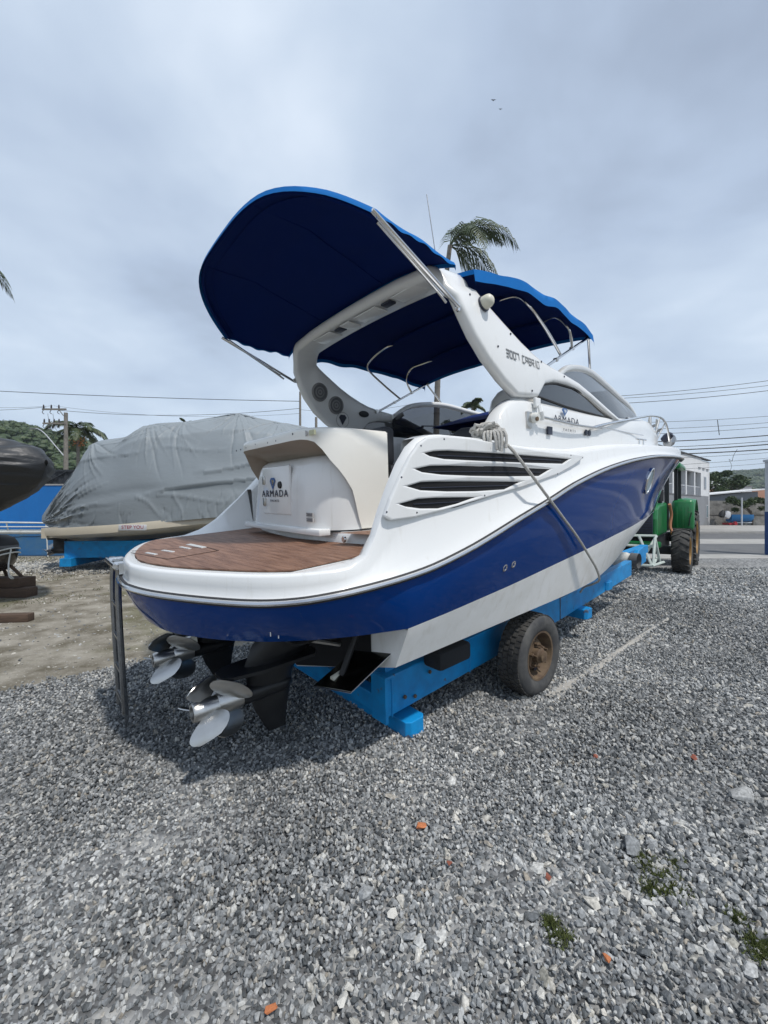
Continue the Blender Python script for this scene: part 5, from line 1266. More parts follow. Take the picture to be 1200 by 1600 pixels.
pole('utility_pole', 'short pale pole stub behind the foot of the white arch leg', (494-600)/640*34, 34, pz(652, 34), .12, (), 0)
p4 = pole('utility_pole', 'tall pole hidden behind the cabin windscreen where the right hand wires start', (915-600)/640*26, 26, pz(618, 26), .13, ((pz(622, 26), -.9, .9, 4),))
p5 = pole('utility_pole', 'tall pole past the right edge that carries the street wires', 25.5, 26, 11.3, .15, ((10.4, -.9, .9, 4), (9.4, -.6, .6, 3)))
def wire(pts, r, lab, sag=.0, group='overhead wires'):
    P, Q = Vector(pts[0]), Vector(pts[1]); n = 24; q = MB()
    q.tube([P+(Q-P)*(i/n)-Vector((0, 0, sag*4*(i/n)*(1-i/n))) for i in range(n+1)], r, WIRE, 5); o = part('overhead_wire', q); tag(o, lab, 'wire', group)
def W3(px, y, Y): return ((px-600)/640*Y, Y, pz(y, Y))
wire((W3(-60, 608, 31), W3(469, 627, 30)), .022, 'uppermost wire on the left, running from the edge to the thin dark pole', .12)
wire((W3(-60, 641, 31.8), W3(72, 636, 31.8)), .014, 'left wire coming in from the edge to the top crossarm', .1)
wire((W3(-60, 634, 31.9), W3(82, 634, 31.9)), .010, 'thin left wire ending at the middle insulator of the crossarm', .15)
wire((W3(92, 641, 31.8), W3(469, 638, 30)), .016, 'wire from the crossarm pole to the thin dark pole over the grey tarpaulin', .45)
wire((W3(84, 634, 31.9), W3(469, 646, 30)), .009, 'faint slack wire just above the grey tarpaulin', .5)
wire((W3(469, 640, 30), W3(640, 632, 28)), .010, 'short wire leaving the thin dark pole behind the white arch', .3)
rw = [(618, 594, .016), (621, 602, .014), (629, 610, .018), (657, 651, .012), (668, 661, .012), (676, 668, .014), (688, 681, .030), (697, 690, .018), (702, 695, .034), (707, 703, .034), (714, 708, .012), (727, 716, .010), (733, 724, .009)]
names = ['highest of the street wires right of the windscreen', 'second wire from the top right of the windscreen', 'third wire from the top right of the windscreen', 'first faint wire of the lower bundle at the right', 'second faint wire of the lower bundle at the right', 'third wire of the lower bundle at the right', 'thick black cable, uppermost of three over the building', 'thin wire between the thick cables over the building', 'thick black cable, middle of three over the building', 'thick black cable, lowest of three over the building', 'thin wire just below the thick cables', 'faint slack wire crossing the sky above the far tree', 'lowest faint wire above the far tree']
for (ya, yb, r_), lab in zip(rw, names):
    wire((W3(915, ya+4, 26), (25.5, 26, pz(yb-3, 26))), r_, lab, .14)
q = MB(); q.tube([W3(1121, 656, 26), W3(1124, 680, 26)], .02, WIRE, 5); o = part('hanging_cable', q); tag(o, 'short vertical spreader hanging between the street wires', 'cable')
q = MB(); q.tube(crv([W3(1152, 702, 26), W3(1146, 712, 26), W3(1144, 720, 26), W3(1139, 718, 26), W3(1143, 727, 26), W3(1141, 736, 26)], 5), .012, WIRE, 4); o = part('hanging_cable', q); tag(o, 'loose curled wire end dangling over the far tree', 'cable')
# two birds
for (px, y, sc, lab) in ((771, 157, .22, 'upper of two tiny birds high in the grey sky'), (782, 171, .16, 'lower of two tiny birds high in the grey sky')):
    q = MB(); q.add([(-.9, 0, .25), (-.3, -.1, .32), (0, -.15, .1), (.3, -.1, .32), (.9, 0, .25), (.3, .15, .22), (0, .3, .05), (-.3, .15, .22), (0, 0, -.05)], [(0, 1, 7), (1, 2, 8, 7), (2, 3, 5, 8), (3, 4, 5), (8, 5, 6), (7, 8, 6)], BIRDM)
    o = part('bird', q, smooth=False); o.location = W3(px, y, 38); o.scale = (sc*1.3,)*3; tag(o, lab, 'bird', 'birds')
# ================================================================ tractor and things across the road
wd = Vector((.656, .755, 0)); ex_ = -wd; ey_ = Vector((.755, -.656, 0))
tm = Matrix((ex_, ey_, K)).transposed().to_4x4(); tm.translation = (6.80, 10.66, 0)
tr_ = thing('tractor', 'green farm tractor with ochre rims facing the bow of the cruiser', 'tractor', M=tm)
def tpart(name, mb, p=tr_, **k): return part(name, mb, p, **k)
def tractor_wheel(c, r, w, out, rimr, lugs):
    Mx = T3(*c) @ RX(90 if out < 0 else -90); b = MB(); h = w/2
    b.lathe([(rimr, -h*.8), (r*.75, -h*.95), (r*.90, -h), (r*.96, -h*.8), (r*.97, 0), (r*.96, h*.8), (r*.90, h), (r*.75, h*.95), (rimr, h*.8)], TYRE, Mx, 44)
    wh = tpart('wheel', b, ang=60); t = MB()
    for k in range(lugs):
        for sd_ in (-1, 1):
            a = 2*pi*(k+.5*(sd_ > 0))/lugs; pts = []
            for (zz, da) in ((0, .0), (h*.55, .10), (h*1.0, .19)):
                pts.append((zz*sd_, a+da))
            for (z0, a0), (z1, a1) in zip(pts, pts[1:]):
                vs = []
                for (z_, a_) in ((z0, a0), (z1, a1)):
                    for (rr_, dd) in ((r*.93, -.035), (r*.93, .035), (r*1.0, .024), (r*1.0, -.024)):
                        vs.append(Mx @ Vector((rr_*cos(a_+dd), rr_*sin(a_+dd), z_)))
                t.add(vs, [(0, 1, 2, 3), (7, 6, 5, 4), (0, 4, 5, 1), (1, 5, 6, 2), (2, 6, 7, 3), (3, 7, 4, 0)], TYRE)
    o = part('lug_tread', t, wh, smooth=False); o['kind'] = 'stuff'
    b = MB(); b.lathe([(rimr+.01, h*.80), (rimr+.015, h*.90), (rimr-.02, h*.84), (rimr-.05, h*.3), (rimr-.06, -h*.2), (rimr*.5, -h*.1), (rimr*.45, h*.25), (rimr*.30, h*.30), (rimr*.28, h*.6), (0, h*.65)], TYELL, Mx, 30); part('rim', b, wh)
    return wh
for sg in (-1, 1):
    tractor_wheel((0, sg*.78, .56), .56, .36, sg, .32, 20)
    tractor_wheel((-2.15, sg*.76, .78), .78, .40, sg, .45, 22)
b = MB(); b.box((-.15, -.62, .46), (.15, .62, .66), TDARK, ch=.03); b.box((-2.35, -.65, .65), (-1.95, .65, .92), TDARK, ch=.03); tpart('axle', b)
b = MB(); b.box((-2.3, -.28, .50), (.45, .28, .92), TDARK, ch=.04); tpart('chassis', b)
b = MB(); P = [(.72, .90), (.74, 1.35), (.66, 1.62), (.40, 1.70), (-1.05, 1.78), (-1.05, .95)]
b.prism([(x, z) for x, z in P], -.36, .36, TGREEN, 'y'); tpart('hood', b, smooth=False, bevel=.06)
b = MB(); b.box((.735, -.27, .98), (.77, .27, 1.50), LETTER, ch=.02); gr_ = tpart('grille', b)
for z in np.arange(1.02, 1.48, .06): b = MB(); b.box((.768, -.25, z), (.778, .25, z+.02), TDARK); part('grille_slat', b, gr_, smooth=False)
for y in (-.2, .2): b = MB(); b.box((.755, y-.09, 1.50), (.785, y+.09, 1.60), WINBL, ch=.015); tpart('headlight', b)
b = MB(); b.box((.55, -.42, .66), (.85, .42, .80), TGREEN, ch=.03); tpart('front_weight', b)
for sg in (-1, 1):
    b = MB(); y0, y1 = sorted((sg*.42, sg*.93)); rows = []
    for a in np.linspace(38, 150, 22):
        x, z = -2.15+.90*cos(R(a)), .80+1.02*sin(R(a))*(1.05); rows.append([(x, y0, z), (x+.02, (y0+y1)/2, z+.05), (x, y1, z)])
    b.grid(rows, TGREEN); b.box((-1.62, y0, 1.00), (-1.28, y1, 1.86), TGREEN, ch=.10)
    o = tpart('fender', b, ang=60); md = o.modifiers.new('thick', 'SOLIDIFY'); md.thickness = .02
    for yy in (.55, .68, .81): c = MB(); c.box((-1.29, sg*yy-.012, 1.0), (-1.268, sg*yy+.012, 1.66), TGREEN, ch=.005); part('fender_rib', c, o)
    c = MB(); c.tube([(-1.26, sg*.82, 1.14), (-1.25, sg*.84, 1.35), (-1.26, sg*.88, 1.50)], .012, TDARK, 6); part('grab_rail', c, o)
b = MB()
for y in (-.52, .52):
    b.box((-1.42, y-.04, .9), (-1.32, y+.04, 2.72), TDARK); b.box((-2.3, y-.04, 1.2), (-2.2, y+.04, 2.72), TDARK)
b.box((-1.05, .30, 1.0), (-.95, .40, 2.5), TDARK)
tpart('roll_frame', b, smooth=False)
b = MB(); b.tube([(-.55, .25, 1.7), (-.55, .25, 2.35)], .05, TDARK, 10); b.tube([(-.55, .25, 1.8), (-.55, .25, 2.1)], .085, TDARK, 12); tpart('exhaust', b)
b = MB(); b.box((-2.4, -.66, 2.70), (-1.05, .66, 2.86), TGREEN, ch=.06); tpart('canopy_roof', b)
b = MB(); b.box((-2.1, -.25, 1.15), (-1.7, .25, 1.28), SEAT, ch=.04); b.box((-2.15, -.25, 1.28), (-2.05, .25, 1.65), SEAT, ch=.04); tpart('seat', b)
b = MB(); b.tube([(-1.15, 0, 1.6), (-1.35, 0, 1.75)], .025, TDARK, 8); b.tube([(-1.35+.06*sin(a)*.3, .2*cos(a), 1.75+.2*sin(a)*.8) for a in np.linspace(0, 2*pi, 22)], .015, TDARK, 6); tpart('steering_wheel', b)
b = MB(); b.tube(crv([(-.2, .50, 1.72), (-.35, .52, 1.45), (-.30, .50, 1.15), (-.25, .56, .98)], 6), .035, ORANGER, 8); b.lathe([(0, -.05), (.05, -.03), (.05, .03), (0, .05)], ORANGER, T3(-.25, .56, .97), 10); tpart('bent_orange_rod', b)  # bent orange-brown rod standing for a skin-coloured, leg-like shape
b = MB()
for a, c in (((.75, -.35, .42), (1.45, -.35, .30)), ((.75, .35, .42), (1.45, .35, .30)), ((1.05, .35, .92), (1.40, .36, .30)), ((1.10, -.30, .95), (1.40, -.34, .30)), ((.80, .35, .95), (1.30, .10, .35)), ((1.45, -.35, .30), (1.45, .35, .30)), ((1.0, .35, .70), (1.15, -.30, .72)),
             ((.80, .35, .95), (1.10, -.30, .95)), ((.85, .42, .34), (1.05, .35, .92)), ((1.2, .05, .95), (1.42, .33, .32)), ((.85, .5, .34), (1.45, .35, .30))):
    b.tube([a, c], .030, PALEFR, 6)
tpart('front_linkage_frame', b)
# small blue boat on a barrow, far side
sm_ = thing('small_boat', 'tiny blue dinghy with red trolley against the rough wall across the road', 'boat', M=T3(32.1, 36.9, .13) @ RZ(4))
b = MB(); rows = []
for d in np.linspace(-1.1, 1.15, 14):
    hw = .42*(1-max(0, -d/1.1)**2.5*.3)*(1-max(0, d/1.15)**3*.6); rows.append([(d, -hw, .95), (d, -hw*.95, .60), (d, -hw*.6, .35), (d, 0, .28), (d, hw*.6, .35), (d, hw*.95, .60), (d, hw, .95)])
b.grid(rows, SMALLB); b.box((-1.1, -.3, .33), (-1.05, .3, .95), SMALLB); part('hull', b, sm_)
b = MB(); b.lathe([(0, -.3), (.28, -.2), (.32, .1), (.2, .4), (0, .45)], POSTW, T3(-1.45, -.1, .85) @ RY(30), 12); part('cover_bundle', b, sm_)
b = MB(); b.lathe([(0, -.3), (.22, -.2), (.25, .1), (.1, .4), (0, .45)], TDARK, T3(-1.85, -.1, .95) @ RY(20), 10); part('motor', b, sm_)
b = MB(); b.box((-1.4, -.35, .05), (-.6, .35, .2), REDL); b.box((-.9, -.2, .2), (1.0, .2, .28), POSTW); b.lathe([(0, -.05), (.17, -.05), (.17, .05), (0, .05)], REDL, T3(-.9, -.4, .17) @ RX(90), 14); part('trolley', b, sm_)
b = MB(); b.tube([(0, 0, 0), (0, 0, 2.45)], .06, POSTW, 8); o = part('post', b); o.location = (32.0/36.2*36.2, 36.0, .13); o.location.x = (1159-600)/640*36.0; tag(o, 'slim pale post in front of the rough wall, right of the blue dinghy', 'post')
# ================================================================ vegetation
def leaf_cloud(mb, clumps, n, size, m, rnd, flat=.5):
    for (c, r) in clumps:
        for _ in range(n):
            d = Vector((rnd.gauss(0, 1), rnd.gauss(0, 1), rnd.gauss(0, 1))).normalized()*r*(rnd.random()**.4)
            d.z *= .75; p = Vector(c)+d; s = size*rnd.uniform(.6, 1.35)
            a = Vector((rnd.gauss(0, 1), rnd.gauss(0, 1), rnd.gauss(0, flat))).normalized(); b = a.orthogonal().normalized()
            b = (b*cos(rnd.random()*6)+a.cross(b)*sin(rnd.random()*6)).normalized()
            mb.add([p-a*s*.5, p+b*s*.22, p+a*s*.5, p-b*s*.22], [(0, 1, 2, 3)], m)
def tree(name, lab, base, h, clumps, n, size, seed=1, cat='tree', trunk_r=.12, group=None, leaf=LEAFD):
    rnd = random.Random(seed); t = thing(name, lab, cat, group, M=T3(*base))
    b = MB(); b.tube(crv([(0, 0, -.1), (.05, 0, h*.3), (-.05, .05, h*.6)], 4), [trunk_r*(1-.5*i/8) for i in range(9)], BARKD, 8)
    for c, r in clumps[:9]: b.tube(crv([(0, 0, h*.4), ((c[0])*.4, c[1]*.4, h*.4+(c[2]-h*.4)*.6), c], 3), [trunk_r*.45, trunk_r*.4, trunk_r*.35, trunk_r*.3, trunk_r*.25, trunk_r*.2, .015], BARKD, 5)
    part('trunk', b, t)
    b = MB(); leaf_cloud(b, clumps, n, size, leaf, rnd); part('crown', b, t, smooth=False)
    return t
rnd = random.Random(11)
def blob(x0, x1, z0, z1, n, r, dy=1.5): return [((rnd.uniform(x0, x1), rnd.uniform(-dy, dy), rnd.uniform(z0, z1)), r*rnd.uniform(.7, 1.3)) for _ in range(n)]
tree('broadleaf_tree', 'dark broadleaf tree with gaps beside the white building across the road', ((1118-600)/640*44, 44, 0), 5.6, blob(-1.2, 3.2, 2.4, 4.6, 16, .8)+[((1.2, 0, 5.4), .5), ((.2, 0, 5.2), .5), ((2.4, 0, 4.9), .5), ((-.5, 0, 4.9), .6)], 190, .34, 3)
tree('broadleaf_tree', 'lower bushy tree line right of the dark tree, under the far hill', ((1172-600)/640*52, 52, 0), 4.5, blob(-4, 4, 1.6, 3.0, 22, .9), 150, .36, 5)
tree('vine_tree', 'spreading vine covered tree hanging over the rough wall', ((1172-600)/640*37.0, 36.8, .13), 2.2, [((x, rnd.uniform(-.3, .3), 1.95+.25*sin(x*2.1)+rnd.uniform(-.12, .2)), .36) for x in np.linspace(-2.3, 2.5, 22)]+[((-1.5, 0, 1.4), .3), ((.9, 0, 1.5), .3)], 150, .20, 7, trunk_r=.07)
def palm(name, lab, base, crown, nf, flen, seed, trunk_r=.14, elev=None, droop=1.0, lw=.06, ll=.75, fruit=False, az=None):
    rnd = random.Random(seed); t = thing(name, lab, 'palm tree', M=T3(*base)); C = Vector(crown)-Vector(base)
    b = MB(); pts = crv([(0, 0, -.1), (C.x*.06, C.y*.06, C.z*.35), (C.x*.32, C.y*.32, C.z*.7), tuple(C)], 8)
    b.tube(pts, [trunk_r*(1.15-.4*i/(len(pts)-1)) for i in range(len(pts))], BARK, 12)
    for i, p in enumerate(pts[2:-2]): b.tube([p-Vector((0, 0, .015)), p+Vector((0, 0, .015))], trunk_r*(1.18-.4*i/len(pts)), BARK, 12)
    part('trunk', b, t)
    if fruit:
        b = MB()
        for k in range(60): p = C+Vector((rnd.gauss(0, .22), rnd.gauss(0, .22), -.75+rnd.gauss(0, .28))); b.lathe([(0, .06), (.06, 0), (0, -.06)], ORANGEF, T3(*p), 6)
        part('fruit_cluster', b, t)
    for k in range(nf):
        a = (az[k] if az else 2*pi*k/nf+rnd.uniform(-.25, .25)); el = elev[k] if elev else rnd.uniform(.1, 1.15); L = flen*rnd.uniform(.85, 1.1)
        d0 = Vector((cos(a)*cos(el), sin(a)*cos(el), sin(el))); P = C.copy(); dirn = d0.copy(); pts = [P.copy()]; N = 16
        for i in range(N):
            dirn = (dirn+Vector((0, 0, -.115*droop*(1+.6*i/N)))).normalized(); P = P+dirn*L/N; pts.append(P.copy())
        b = MB(); b.tube(pts, [.028*(1-.85*i/N) for i in range(N+1)], LEAFP, 5)
        side = d0.cross(Vector((0, 0, 1))).normalized(); nl = 34
        for i in range(3, nl):
            f = i/nl; j = min(int(f*N), N-1); p = pts[j].lerp(pts[j+1], f*N-j); tg = (pts[j+1]-pts[j]).normalized()
            for sg in (-1, 1):
                l = L*.30*ll*math.sin(pi*min(1, .18+f*.86))**.7*rnd.uniform(.85, 1.1); w = lw*rnd.uniform(.8, 1.2)
                dd = (side*sg*.75+tg*.65+Vector((0, 0, -.15+rnd.uniform(-.2, .1)))).normalized(); m1 = p+dd*l*.5; dd2 = (dd+Vector((0, 0, -.75*droop))).normalized(); m2 = m1+dd2*l*.55
                wv = tg*w*.5
                b.add([p-wv*.4, p+wv*.4, m1+wv, m1-wv, m2], [(0, 1, 2, 3), (3, 2, 4)], LEAFP)
        part('frond', b, t, smooth=False)
    return t
Yp = 18.0
palm('coconut_palm', 'tall palm whose fronds rise above the blue canopy, trunk seen below it', ((680-600)/640*Yp, Yp, 0), ((703-600)/640*Yp, Yp, pz(384, Yp)), 9, 3.5, 5, .13,
     elev=[1.2, 1.05, .85, .35, .1, 1.3, .5, -.2, -.5], az=[.3, .0, -.35, .2, -.4, 1.0, -1.2, .1, .0], droop=1.15, lw=.08, ll=1.0)
Yp = 34
palm('orange_fruited_palm', 'palm with an orange fruit cluster behind the crossarm pole', ((122-600)/640*Yp, Yp, 0), ((122-600)/640*Yp, Yp, pz(676, Yp)), 13, 2.9, 8, .13, droop=1.2, lw=.12, ll=1.0, fruit=True)
palm('coconut_palm', 'palm mostly outside the left edge, only frond tips showing in the sky', (-15.9, 14.9, 0), (-16.15, 14.9, pz(400, 14.9)), 13, 2.55, 9, .14, droop=1.2)
palm('coconut_palm', 'small distant palm top showing beside the helm seat', ((738-600)/640*40, 40, 0), ((738-600)/640*40, 40, pz(636, 40)), 9, 1.7, 10, .14, droop=.9, lw=.14, ll=1.1)
palm('coconut_palm', 'tiny palm tip poking above the grey tarpaulin', ((291-600)/640*40, 40, 0), ((291-600)/640*40, 40, pz(661, 40)), 5, .8, 12, .1, droop=.6, lw=.2, ll=1.5)
tree('broadleaf_tree', 'dark tree top behind the helm seat under the small palm', ((722-600)/640*42, 42, 0), 10, [((x, 0, 10.0+.3*sin(x*3)), .55) for x in np.linspace(-1.6, 1.6, 9)], 120, .34, 15)
# forest on the hills: one mass of crowns
def crown_mesh(seed, n=190):
    rnd = random.Random(seed); b = MB(); cl = [((rnd.uniform(-.5, .5), rnd.uniform(-.5, .5), rnd.uniform(0, .6)), rnd.uniform(.3, .55)) for _ in range(6)]
    leaf_cloud(b, cl, n//6, .22, LEAFD, rnd)
    for c, r in cl: b.lathe([(0, -r*.7), (r*.6, -r*.4), (r*.78, 0), (r*.55, r*.45), (0, r*.62)], LEAFD, T3(*c), 7)
    return b.mesh('crown_source', smooth=False)
def instancer(name, pts, scales, sources, label=None, cat=None, kind='stuff', align=None):
    """one object whose points carry instances of a few source meshes"""
    n = len(pts); me = bpy.data.meshes.new(name); me.vertices.add(n); me.vertices.foreach_set('co', np.asarray(pts, np.float32).ravel())
    at = me.attributes.new('sc', 'FLOAT_VECTOR', 'POINT'); at.data.foreach_set('vector', np.asarray(scales, np.float32).ravel())
    ar_ = me.attributes.new('rt', 'FLOAT_VECTOR', 'POINT'); rt = np.random.rand(n, 3)*2*pi
    if align is not None: rt[:, 0] = (rt[:, 0]-pi)*align; rt[:, 1] = (rt[:, 1]-pi)*align
    ar_.data.foreach_set('vector', rt.astype(np.float32).ravel())
    ai = me.attributes.new('ix', 'INT', 'POINT'); ai.data.foreach_set('value', np.random.randint(0, len(sources), n).astype(np.int32))
    o = bpy.data.objects.new(name, me); col.objects.link(o)
    sc = bpy.data.collections.new(name+'_sources')
    for i, s in enumerate(sources):
        so = bpy.data.objects.new(name+'_source', s); sc.objects.link(so)
    ng = bpy.data.node_groups.new(name, 'GeometryNodeTree'); ng.interface.new_socket('Geometry', in_out='INPUT', socket_type='NodeSocketGeometry'); ng.interface.new_socket('Geometry', in_out='OUTPUT', socket_type='NodeSocketGeometry')
    N = ng.nodes; L = ng.links; gi = N.new('NodeGroupInput'); go = N.new('NodeGroupOutput'); ci = N.new('GeometryNodeCollectionInfo'); ci.inputs[0].default_value = sc
    ci.inputs['Separate Children'].default_value = True; ci.inputs['Reset Children'].default_value = True
    ip_ = N.new('GeometryNodeInstanceOnPoints'); ip_.inputs['Pick Instance'].default_value = True
    def attr(nm, ty): a = N.new('GeometryNodeInputNamedAttribute'); a.data_type = ty; a.inputs[0].default_value = nm; return a.outputs[0]
    er = N.new('FunctionNodeEulerToRotation'); L.new(attr('rt', 'FLOAT_VECTOR'), er.inputs[0])
    L.new(gi.outputs[0], ip_.inputs['Points']); L.new(ci.outputs[0], ip_.inputs['Instance']); L.new(attr('ix', 'INT'), ip_.inputs['Instance Index']); L.new(er.outputs[0], ip_.inputs['Rotation']); L.new(attr('sc', 'FLOAT_VECTOR'), ip_.inputs['Scale']); L.new(ip_.outputs[0], go.inputs[0])
    md = o.modifiers.new('scatter', 'NODES'); md.node_group = ng
    if kind: o['kind'] = kind
    if label: o['label'] = label; o['category'] = cat
    return o
crowns = [crown_mesh(i) for i in range(4)]
pts = []; scl = []
for _ in range(2600):
    x = random.uniform(-300, 60); t = random.random()**.6; z = max(0, sip(x, RL)*sin(t*pi/2)**1.1)
    X, Y = x*(60+90*t)/150, 60+90*t
    if X/Y < -1.25 or X/Y > .1: continue
    s = random.uniform(2.0, 3.6); pts.append((X, Y, z+s*.1)); scl.append((s, s, s*random.uniform(.7, 1.0)))
instancer('hillside_forest', pts, scl, crowns, 'dense green woodland covering the hillside at the left', 'forest', align=.05)
pts = []; scl = []
for _ in range(2600):
    x = random.uniform(150, 620); t = random.random()**.6; z = max(0, sip(x, RR)*sin(t*pi/2)**1.1); X, Y = x*(260+210*t)/470, 260+210*t
    s = random.uniform(5, 8); pts.append((X, Y, z)); scl.append((s, s, s*.7))
instancer('far_hill_forest', pts, scl, crowns, 'hazy blue green woodland on the distant hill at the right', 'forest', align=.05)
# ================================================================ crushed stone in front
def stone_mat(name, ramp, rough=.85):
    m = bpy.data.materials.new(name); m.use_nodes = True; nt = m.node_tree; N = nt.nodes; L = nt.links; p = N['Principled BSDF']; p.inputs['Roughness'].default_value = rough; p.inputs['Specular IOR Level'].default_value = .3
    oi = N.new('ShaderNodeObjectInfo'); r = N.new('ShaderNodeValToRGB'); e = r.color_ramp.elements; e[0].color = (*ramp[0][1], 1); e[0].position = ramp[0][0]; e[1].color = (*ramp[-1][1], 1); e[1].position = ramp[-1][0]
    for q, c in ramp[1:-1]: k = e.new(q); k.color = (*c, 1)
    L.new(oi.outputs['Random'], r.inputs[0])
    g = N.new('ShaderNodeNewGeometry'); t = N.new('ShaderNodeTexNoise'); t.inputs['Scale'].default_value = 90; t.inputs['Detail'].default_value = 4; L.new(g.outputs['Position'], t.inputs[0])
    # damp patches
    t2 = N.new('ShaderNodeTexNoise'); t2.inputs['Scale'].default_value = .55; t2.inputs['Detail'].default_value = 3; L.new(g.outputs['Position'], t2.inputs[0])
    a = N.new('ShaderNodeMapRange'); a.inputs[1].default_value = .3; a.inputs[2].default_value = .7; a.inputs[3].default_value = .62; a.inputs[4].default_value = 1.38; L.new(t.outputs[0], a.inputs[0])
    c = N.new('ShaderNodeMapRange'); c.inputs[1].default_value = .4; c.inputs[2].default_value = .6; c.inputs[3].default_value = .78; c.inputs[4].default_value = 1.1; L.new(t2.outputs[0], c.inputs[0])
    mu = N.new('ShaderNodeMath'); mu.operation = 'MULTIPLY'; L.new(a.outputs[0], mu.inputs[0]); L.new(c.outputs[0], mu.inputs[1])
    sc = N.new('ShaderNodeVectorMath'); sc.operation = 'SCALE'; L.new(r.outputs[0], sc.inputs[0]); L.new(mu.outputs[0], sc.inputs[3]); L.new(sc.outputs[0], p.inputs['Base Color'])
    return m
STONE = stone_mat('crushed_granite', [(0, (.085, .092, .095)), (.3, (.19, .20, .205)), (.6, (.30, .31, .312)), (.85, (.43, .435, .425)), (.94, (.55, .545, .51)), (1, (.29, .26, .215))])
BRICKS = stone_mat('brick_chip', [(0, (.30, .10, .05)), (.5, (.42, .16, .07)), (1, (.18, .06, .035))])
PALES = stone_mat('pale_stone', [(0, (.36, .35, .31)), (.5, (.52, .50, .45)), (1, (.30, .29, .25))])
def stone_mesh(seed, m, flat=.55, n=13):
    rnd = random.Random(seed); bm = bmesh.new()
    for _ in range(n):
        d = Vector((rnd.gauss(0, 1), rnd.gauss(0, 1), rnd.gauss(0, 1))).normalized()*rnd.uniform(.42, .56); bm.verts.new((d.x*1.15, d.y*.82, d.z*flat*1.25))
    bmesh.ops.convex_hull(bm, input=bm.verts); 
    bmesh.ops.delete(bm, geom=[v for v in bm.verts if not v.link_faces], context='VERTS')
    me = bpy.data.meshes.new('stone_source'); bm.to_mesh(me); bm.free(); me.materials.append(m); return me
srcs = [stone_mesh(i, STONE, .5+.05*(i % 4)) for i in range(9)]
def in_gravel(x, y): return y < ip(x, BND)+.10*noise.noise(Vector((x*2.2, y, 5)))+.12*random.gauss(0, 1)*.6 and y < 13.1
P = []; Sx = []
def scatter_band(y0, y1, sp, smin, smax, big=.0):
    y = y0
    while y < y1:
        xl, xr = -1.08*y-.7, 1.08*y+.7
        n = int((xr-xl)/sp); xs = xl+(np.arange(n)+.5)*sp+np.random.uniform(-.5, .5, n)*sp*1.1
        ys = y+np.random.uniform(-.5, .5, n)*sp*1.1; zs = np.random.uniform(.0, .018, n)
        sz = np.random.uniform(smin, smax, n)*np.where(np.random.rand(n) < .05, 1.5, 1)
        for a, b_, c_, s_ in zip(xs, ys, zs, sz):
            nz_ = noise.noise(Vector((a*.9, b_*1.3, 11)))+.5*noise.noise(Vector((a*2.6, b_*2.6, 4))); s_ *= .95+.26*nz_; c_ += .016*noise.noise(Vector((a*1.4, b_*2.0, 2)))
            # coarser, paler stone towards the right
            if a > -6 and in_gravel(a, b_):
                g = 1+.55*max(0, min(1, (a+.1)/1.5))*(b_ < 4)*random.random()**1.5
                P.append((a, b_, c_)); Sx.append((s_*g, s_*g, s_*g))
        y += sp
scatter_band(.85, 2.6, .0155, .014, .029)
scatter_band(2.6, 4.6, .019, .018, .032)
scatter_band(4.6, 7.0, .030, .032, .048)
scatter_band(7.0, 11.0, .050, .045, .07)
instancer('gravel', P, Sx, srcs, 'crushed grey stone covering the yard in front of the boat', 'gravel', align=.5)
print('stones', len(P))
# bigger pale stones and scattered chips
P = []; Sx = []
for _ in range(900):
    y = .9+5.5*random.random()**1.3; x = random.uniform(-.2*y, 1.05*y)
    s = random.choice((.035, .04, .045, .055, .07)); P.append((x, y, .012)); Sx.append((s, s*random.uniform(.7, 1), s*.7))
instancer('pale_stones', P, Sx, [stone_mesh(30+i, STONE if i % 3 else PALES, .5, 16) for i in range(6)], 'larger rounded pale stones mixed in the gravel', 'stones', align=.25)
# loose pebbles on the dirt yard and the gravel strip by the covered boat
P = []; Sx = []
for _ in range(3500):
    y = random.uniform(3, 13.6); x = random.uniform(-1.05*y, -.15*y+1.5)
    if in_gravel(x, y): continue
    s = random.uniform(.012, .035)*(1+.08*y); P.append((x, y, 0)); Sx.append((s, s, s*.6))
for _ in range(9000):
    x = random.gauss(-8.2, 1.8); y = random.gauss(11.3, .55); s = random.uniform(.04, .09); P.append((x, y, random.uniform(0, .03))); Sx.append((s, s, s*.7))
instancer('loose_pebbles', P, Sx, [stone_mesh(50+i, PALES if i % 2 else STONE, .5) for i in range(6)], 'loose pebbles strewn over the dirt yard', 'pebbles', align=.3)
# individual fragments one can point at
def G(px, y): return ((px-600)*1.6/(y-795), 640*1.6/(y-795))
frs = [(657, 1299, .062, 'orange', 'brightest orange brick shard left of centre in the gravel'), (930, 1188, .05, 'brick', 'dull red brick chip below the trailer wheel'), (1085, 1190, .05, 'brick', 'dull red brick chip at the far right'), (857, 1380, .036, 'brick', 'small red brick chip near the middle right'), (702, 1358, .036, 'brick', 'small dark red chip below the orange shard'),
       (614, 1438, .046, 'white', 'cream angular stone at lower centre'), (713, 1278, .03, 'white', 'small white chip right of the orange shard'), (546, 1553, .045, 'white', 'white angular shard at the bottom, upper of a pair'), (536, 1573, .05, 'white', 'white angular shard at the bottom, lower of a pair'), (1068, 1302, .045, 'white', 'slim white shard at the right'),
       (939, 1226, .04, 'white', 'bright white chip between the two red chips'), (846, 1567, .045, 'white', 'white square chip at bottom right of centre'), (424, 1590, .04, 'orange', 'small orange chip on the bottom edge'), (1056, 1447, .03, 'white', 'tiny white chip below the moss patch'), (948, 1508, .035, 'orange', 'thin orange chip at the lower right')]
OR = mat('orange_brick_face', (.62, .22, .09), .85, bump=.003, bscale=60); WS = mat('white_chip', (.72, .70, .64), .7, bump=.003, bscale=60); BRK = mat('red_brick_face', (.30, .10, .065), .9, bump=.003, bscale=60)
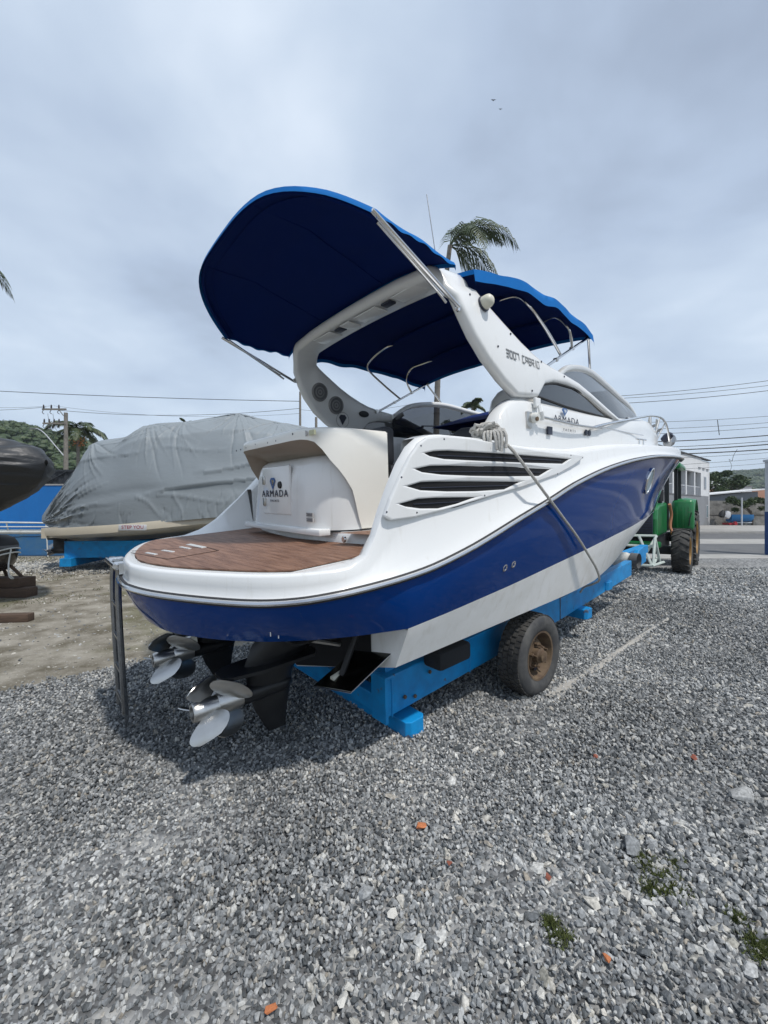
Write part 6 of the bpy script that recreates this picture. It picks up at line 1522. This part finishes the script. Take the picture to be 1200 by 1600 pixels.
for i, (px, y, s, k, lab) in enumerate(frs):
    me = stone_mesh(90+i, {'orange': OR, 'white': WS, 'brick': BRK}[k], .32, 11); o = bpy.data.objects.new('stone_fragment', me); col.objects.link(o); g_ = G(px, y)
    o.location = (g_[0], g_[1], .028); o.scale = (s, s, s); o.rotation_euler = (random.uniform(-.2, .2), random.uniform(-.2, .2), random.uniform(0, 6)); tag(o, lab, 'stone')
for (px, y, s, lab) in ((985, 1330, .11, 'large rounded grey rock beside the moss patch'), (1160, 1250, .12, 'flat grey rock at the right edge'), (572, 1405, .07, 'rounded grey brown cobble at lower centre')):
    me = stone_mesh(int(px), STONE, .6, 26); o = bpy.data.objects.new('rock', me); col.objects.link(o); g_ = G(px, y)
    o.location = (g_[0], g_[1], .025); o.scale = (s, s, s); o.rotation_euler = (0, 0, random.uniform(0, 6)); tag(o, lab, 'rock')
# moss patches
MOSS = mat('moss_green', (.055, .075, .018), .95, var=.7, vscale=30, vcol=(.10, .11, .035))
def moss(lab, spots, n):
    b = MB()
    for (px, y, r) in spots:
        gx, gy = G(px, y)
        for _ in range(n):
            x = gx+random.gauss(0, r); yy = gy+random.gauss(0, r*.7); h = random.uniform(.004, .016); a = random.random()*6; w = .003
            b.add([(x-w*cos(a), yy-w*sin(a), .015), (x+w*cos(a), yy+w*sin(a), .015), (x+random.gauss(0, .01), yy+random.gauss(0, .01), .02+h)], [(0, 1, 2)], MOSS)
    o = part('moss', b, smooth=False, kind='stuff'); tag(o, lab, 'moss')
moss('green moss growing between the stones at the lower right', ((1010, 1352, .03), (1035, 1375, .04), (1055, 1395, .035), (1060, 1355, .02), (1020, 1395, .03)), 260)
moss('small tuft of moss near the bottom, right of centre', ((872, 1470, .025), (862, 1448, .012)), 300)
moss('moss at the lower right corner of the yard', ((1185, 1480, .03), (1150, 1440, .02), (1195, 1500, .03)), 320)
b = MB()
for _ in range(9000):
    x = random.uniform(-12, -2.5); y = random.uniform(6.5, 13.6)
    if noise.noise(Vector((x*.5, y*.9, 3))) < .05 and not (y > 12.9): continue
    a = random.random()*6; w = .008; h = random.uniform(.01, .035)*(1.6 if y > 12.9 else 1); b.add([(x-w*cos(a), y-w*sin(a), 0), (x+w*cos(a), y+w*sin(a), 0), (x+random.gauss(0, .015), y, h)], [(0, 1, 2)], MOSS)
o = part('low_grass', b, smooth=False, kind='stuff'); tag(o, 'thin mossy grass on the dirt yard and along the blue wall', 'grass')
# ================================================================ thin morning haze: one closed box round everything
hm_ = bpy.data.materials.new('haze_air'); hm_.use_nodes = True; nt = hm_.node_tree; nt.nodes.clear()
ho = nt.nodes.new('ShaderNodeOutputMaterial'); hv = nt.nodes.new('ShaderNodeVolumePrincipled'); hv.inputs['Color'].default_value = (.80, .88, 1, 1); hv.inputs['Density'].default_value = .00042; hv.inputs['Anisotropy'].default_value = .2
nt.links.new(hv.outputs[0], ho.inputs['Volume'])
q = MB(); q.box((-1000, -120, -1.5), (1400, 900, 75), hm_); o = part('haze', q, smooth=False, kind='stuff'); tag(o, 'thin pale haze over the yard and the far hills', 'haze')
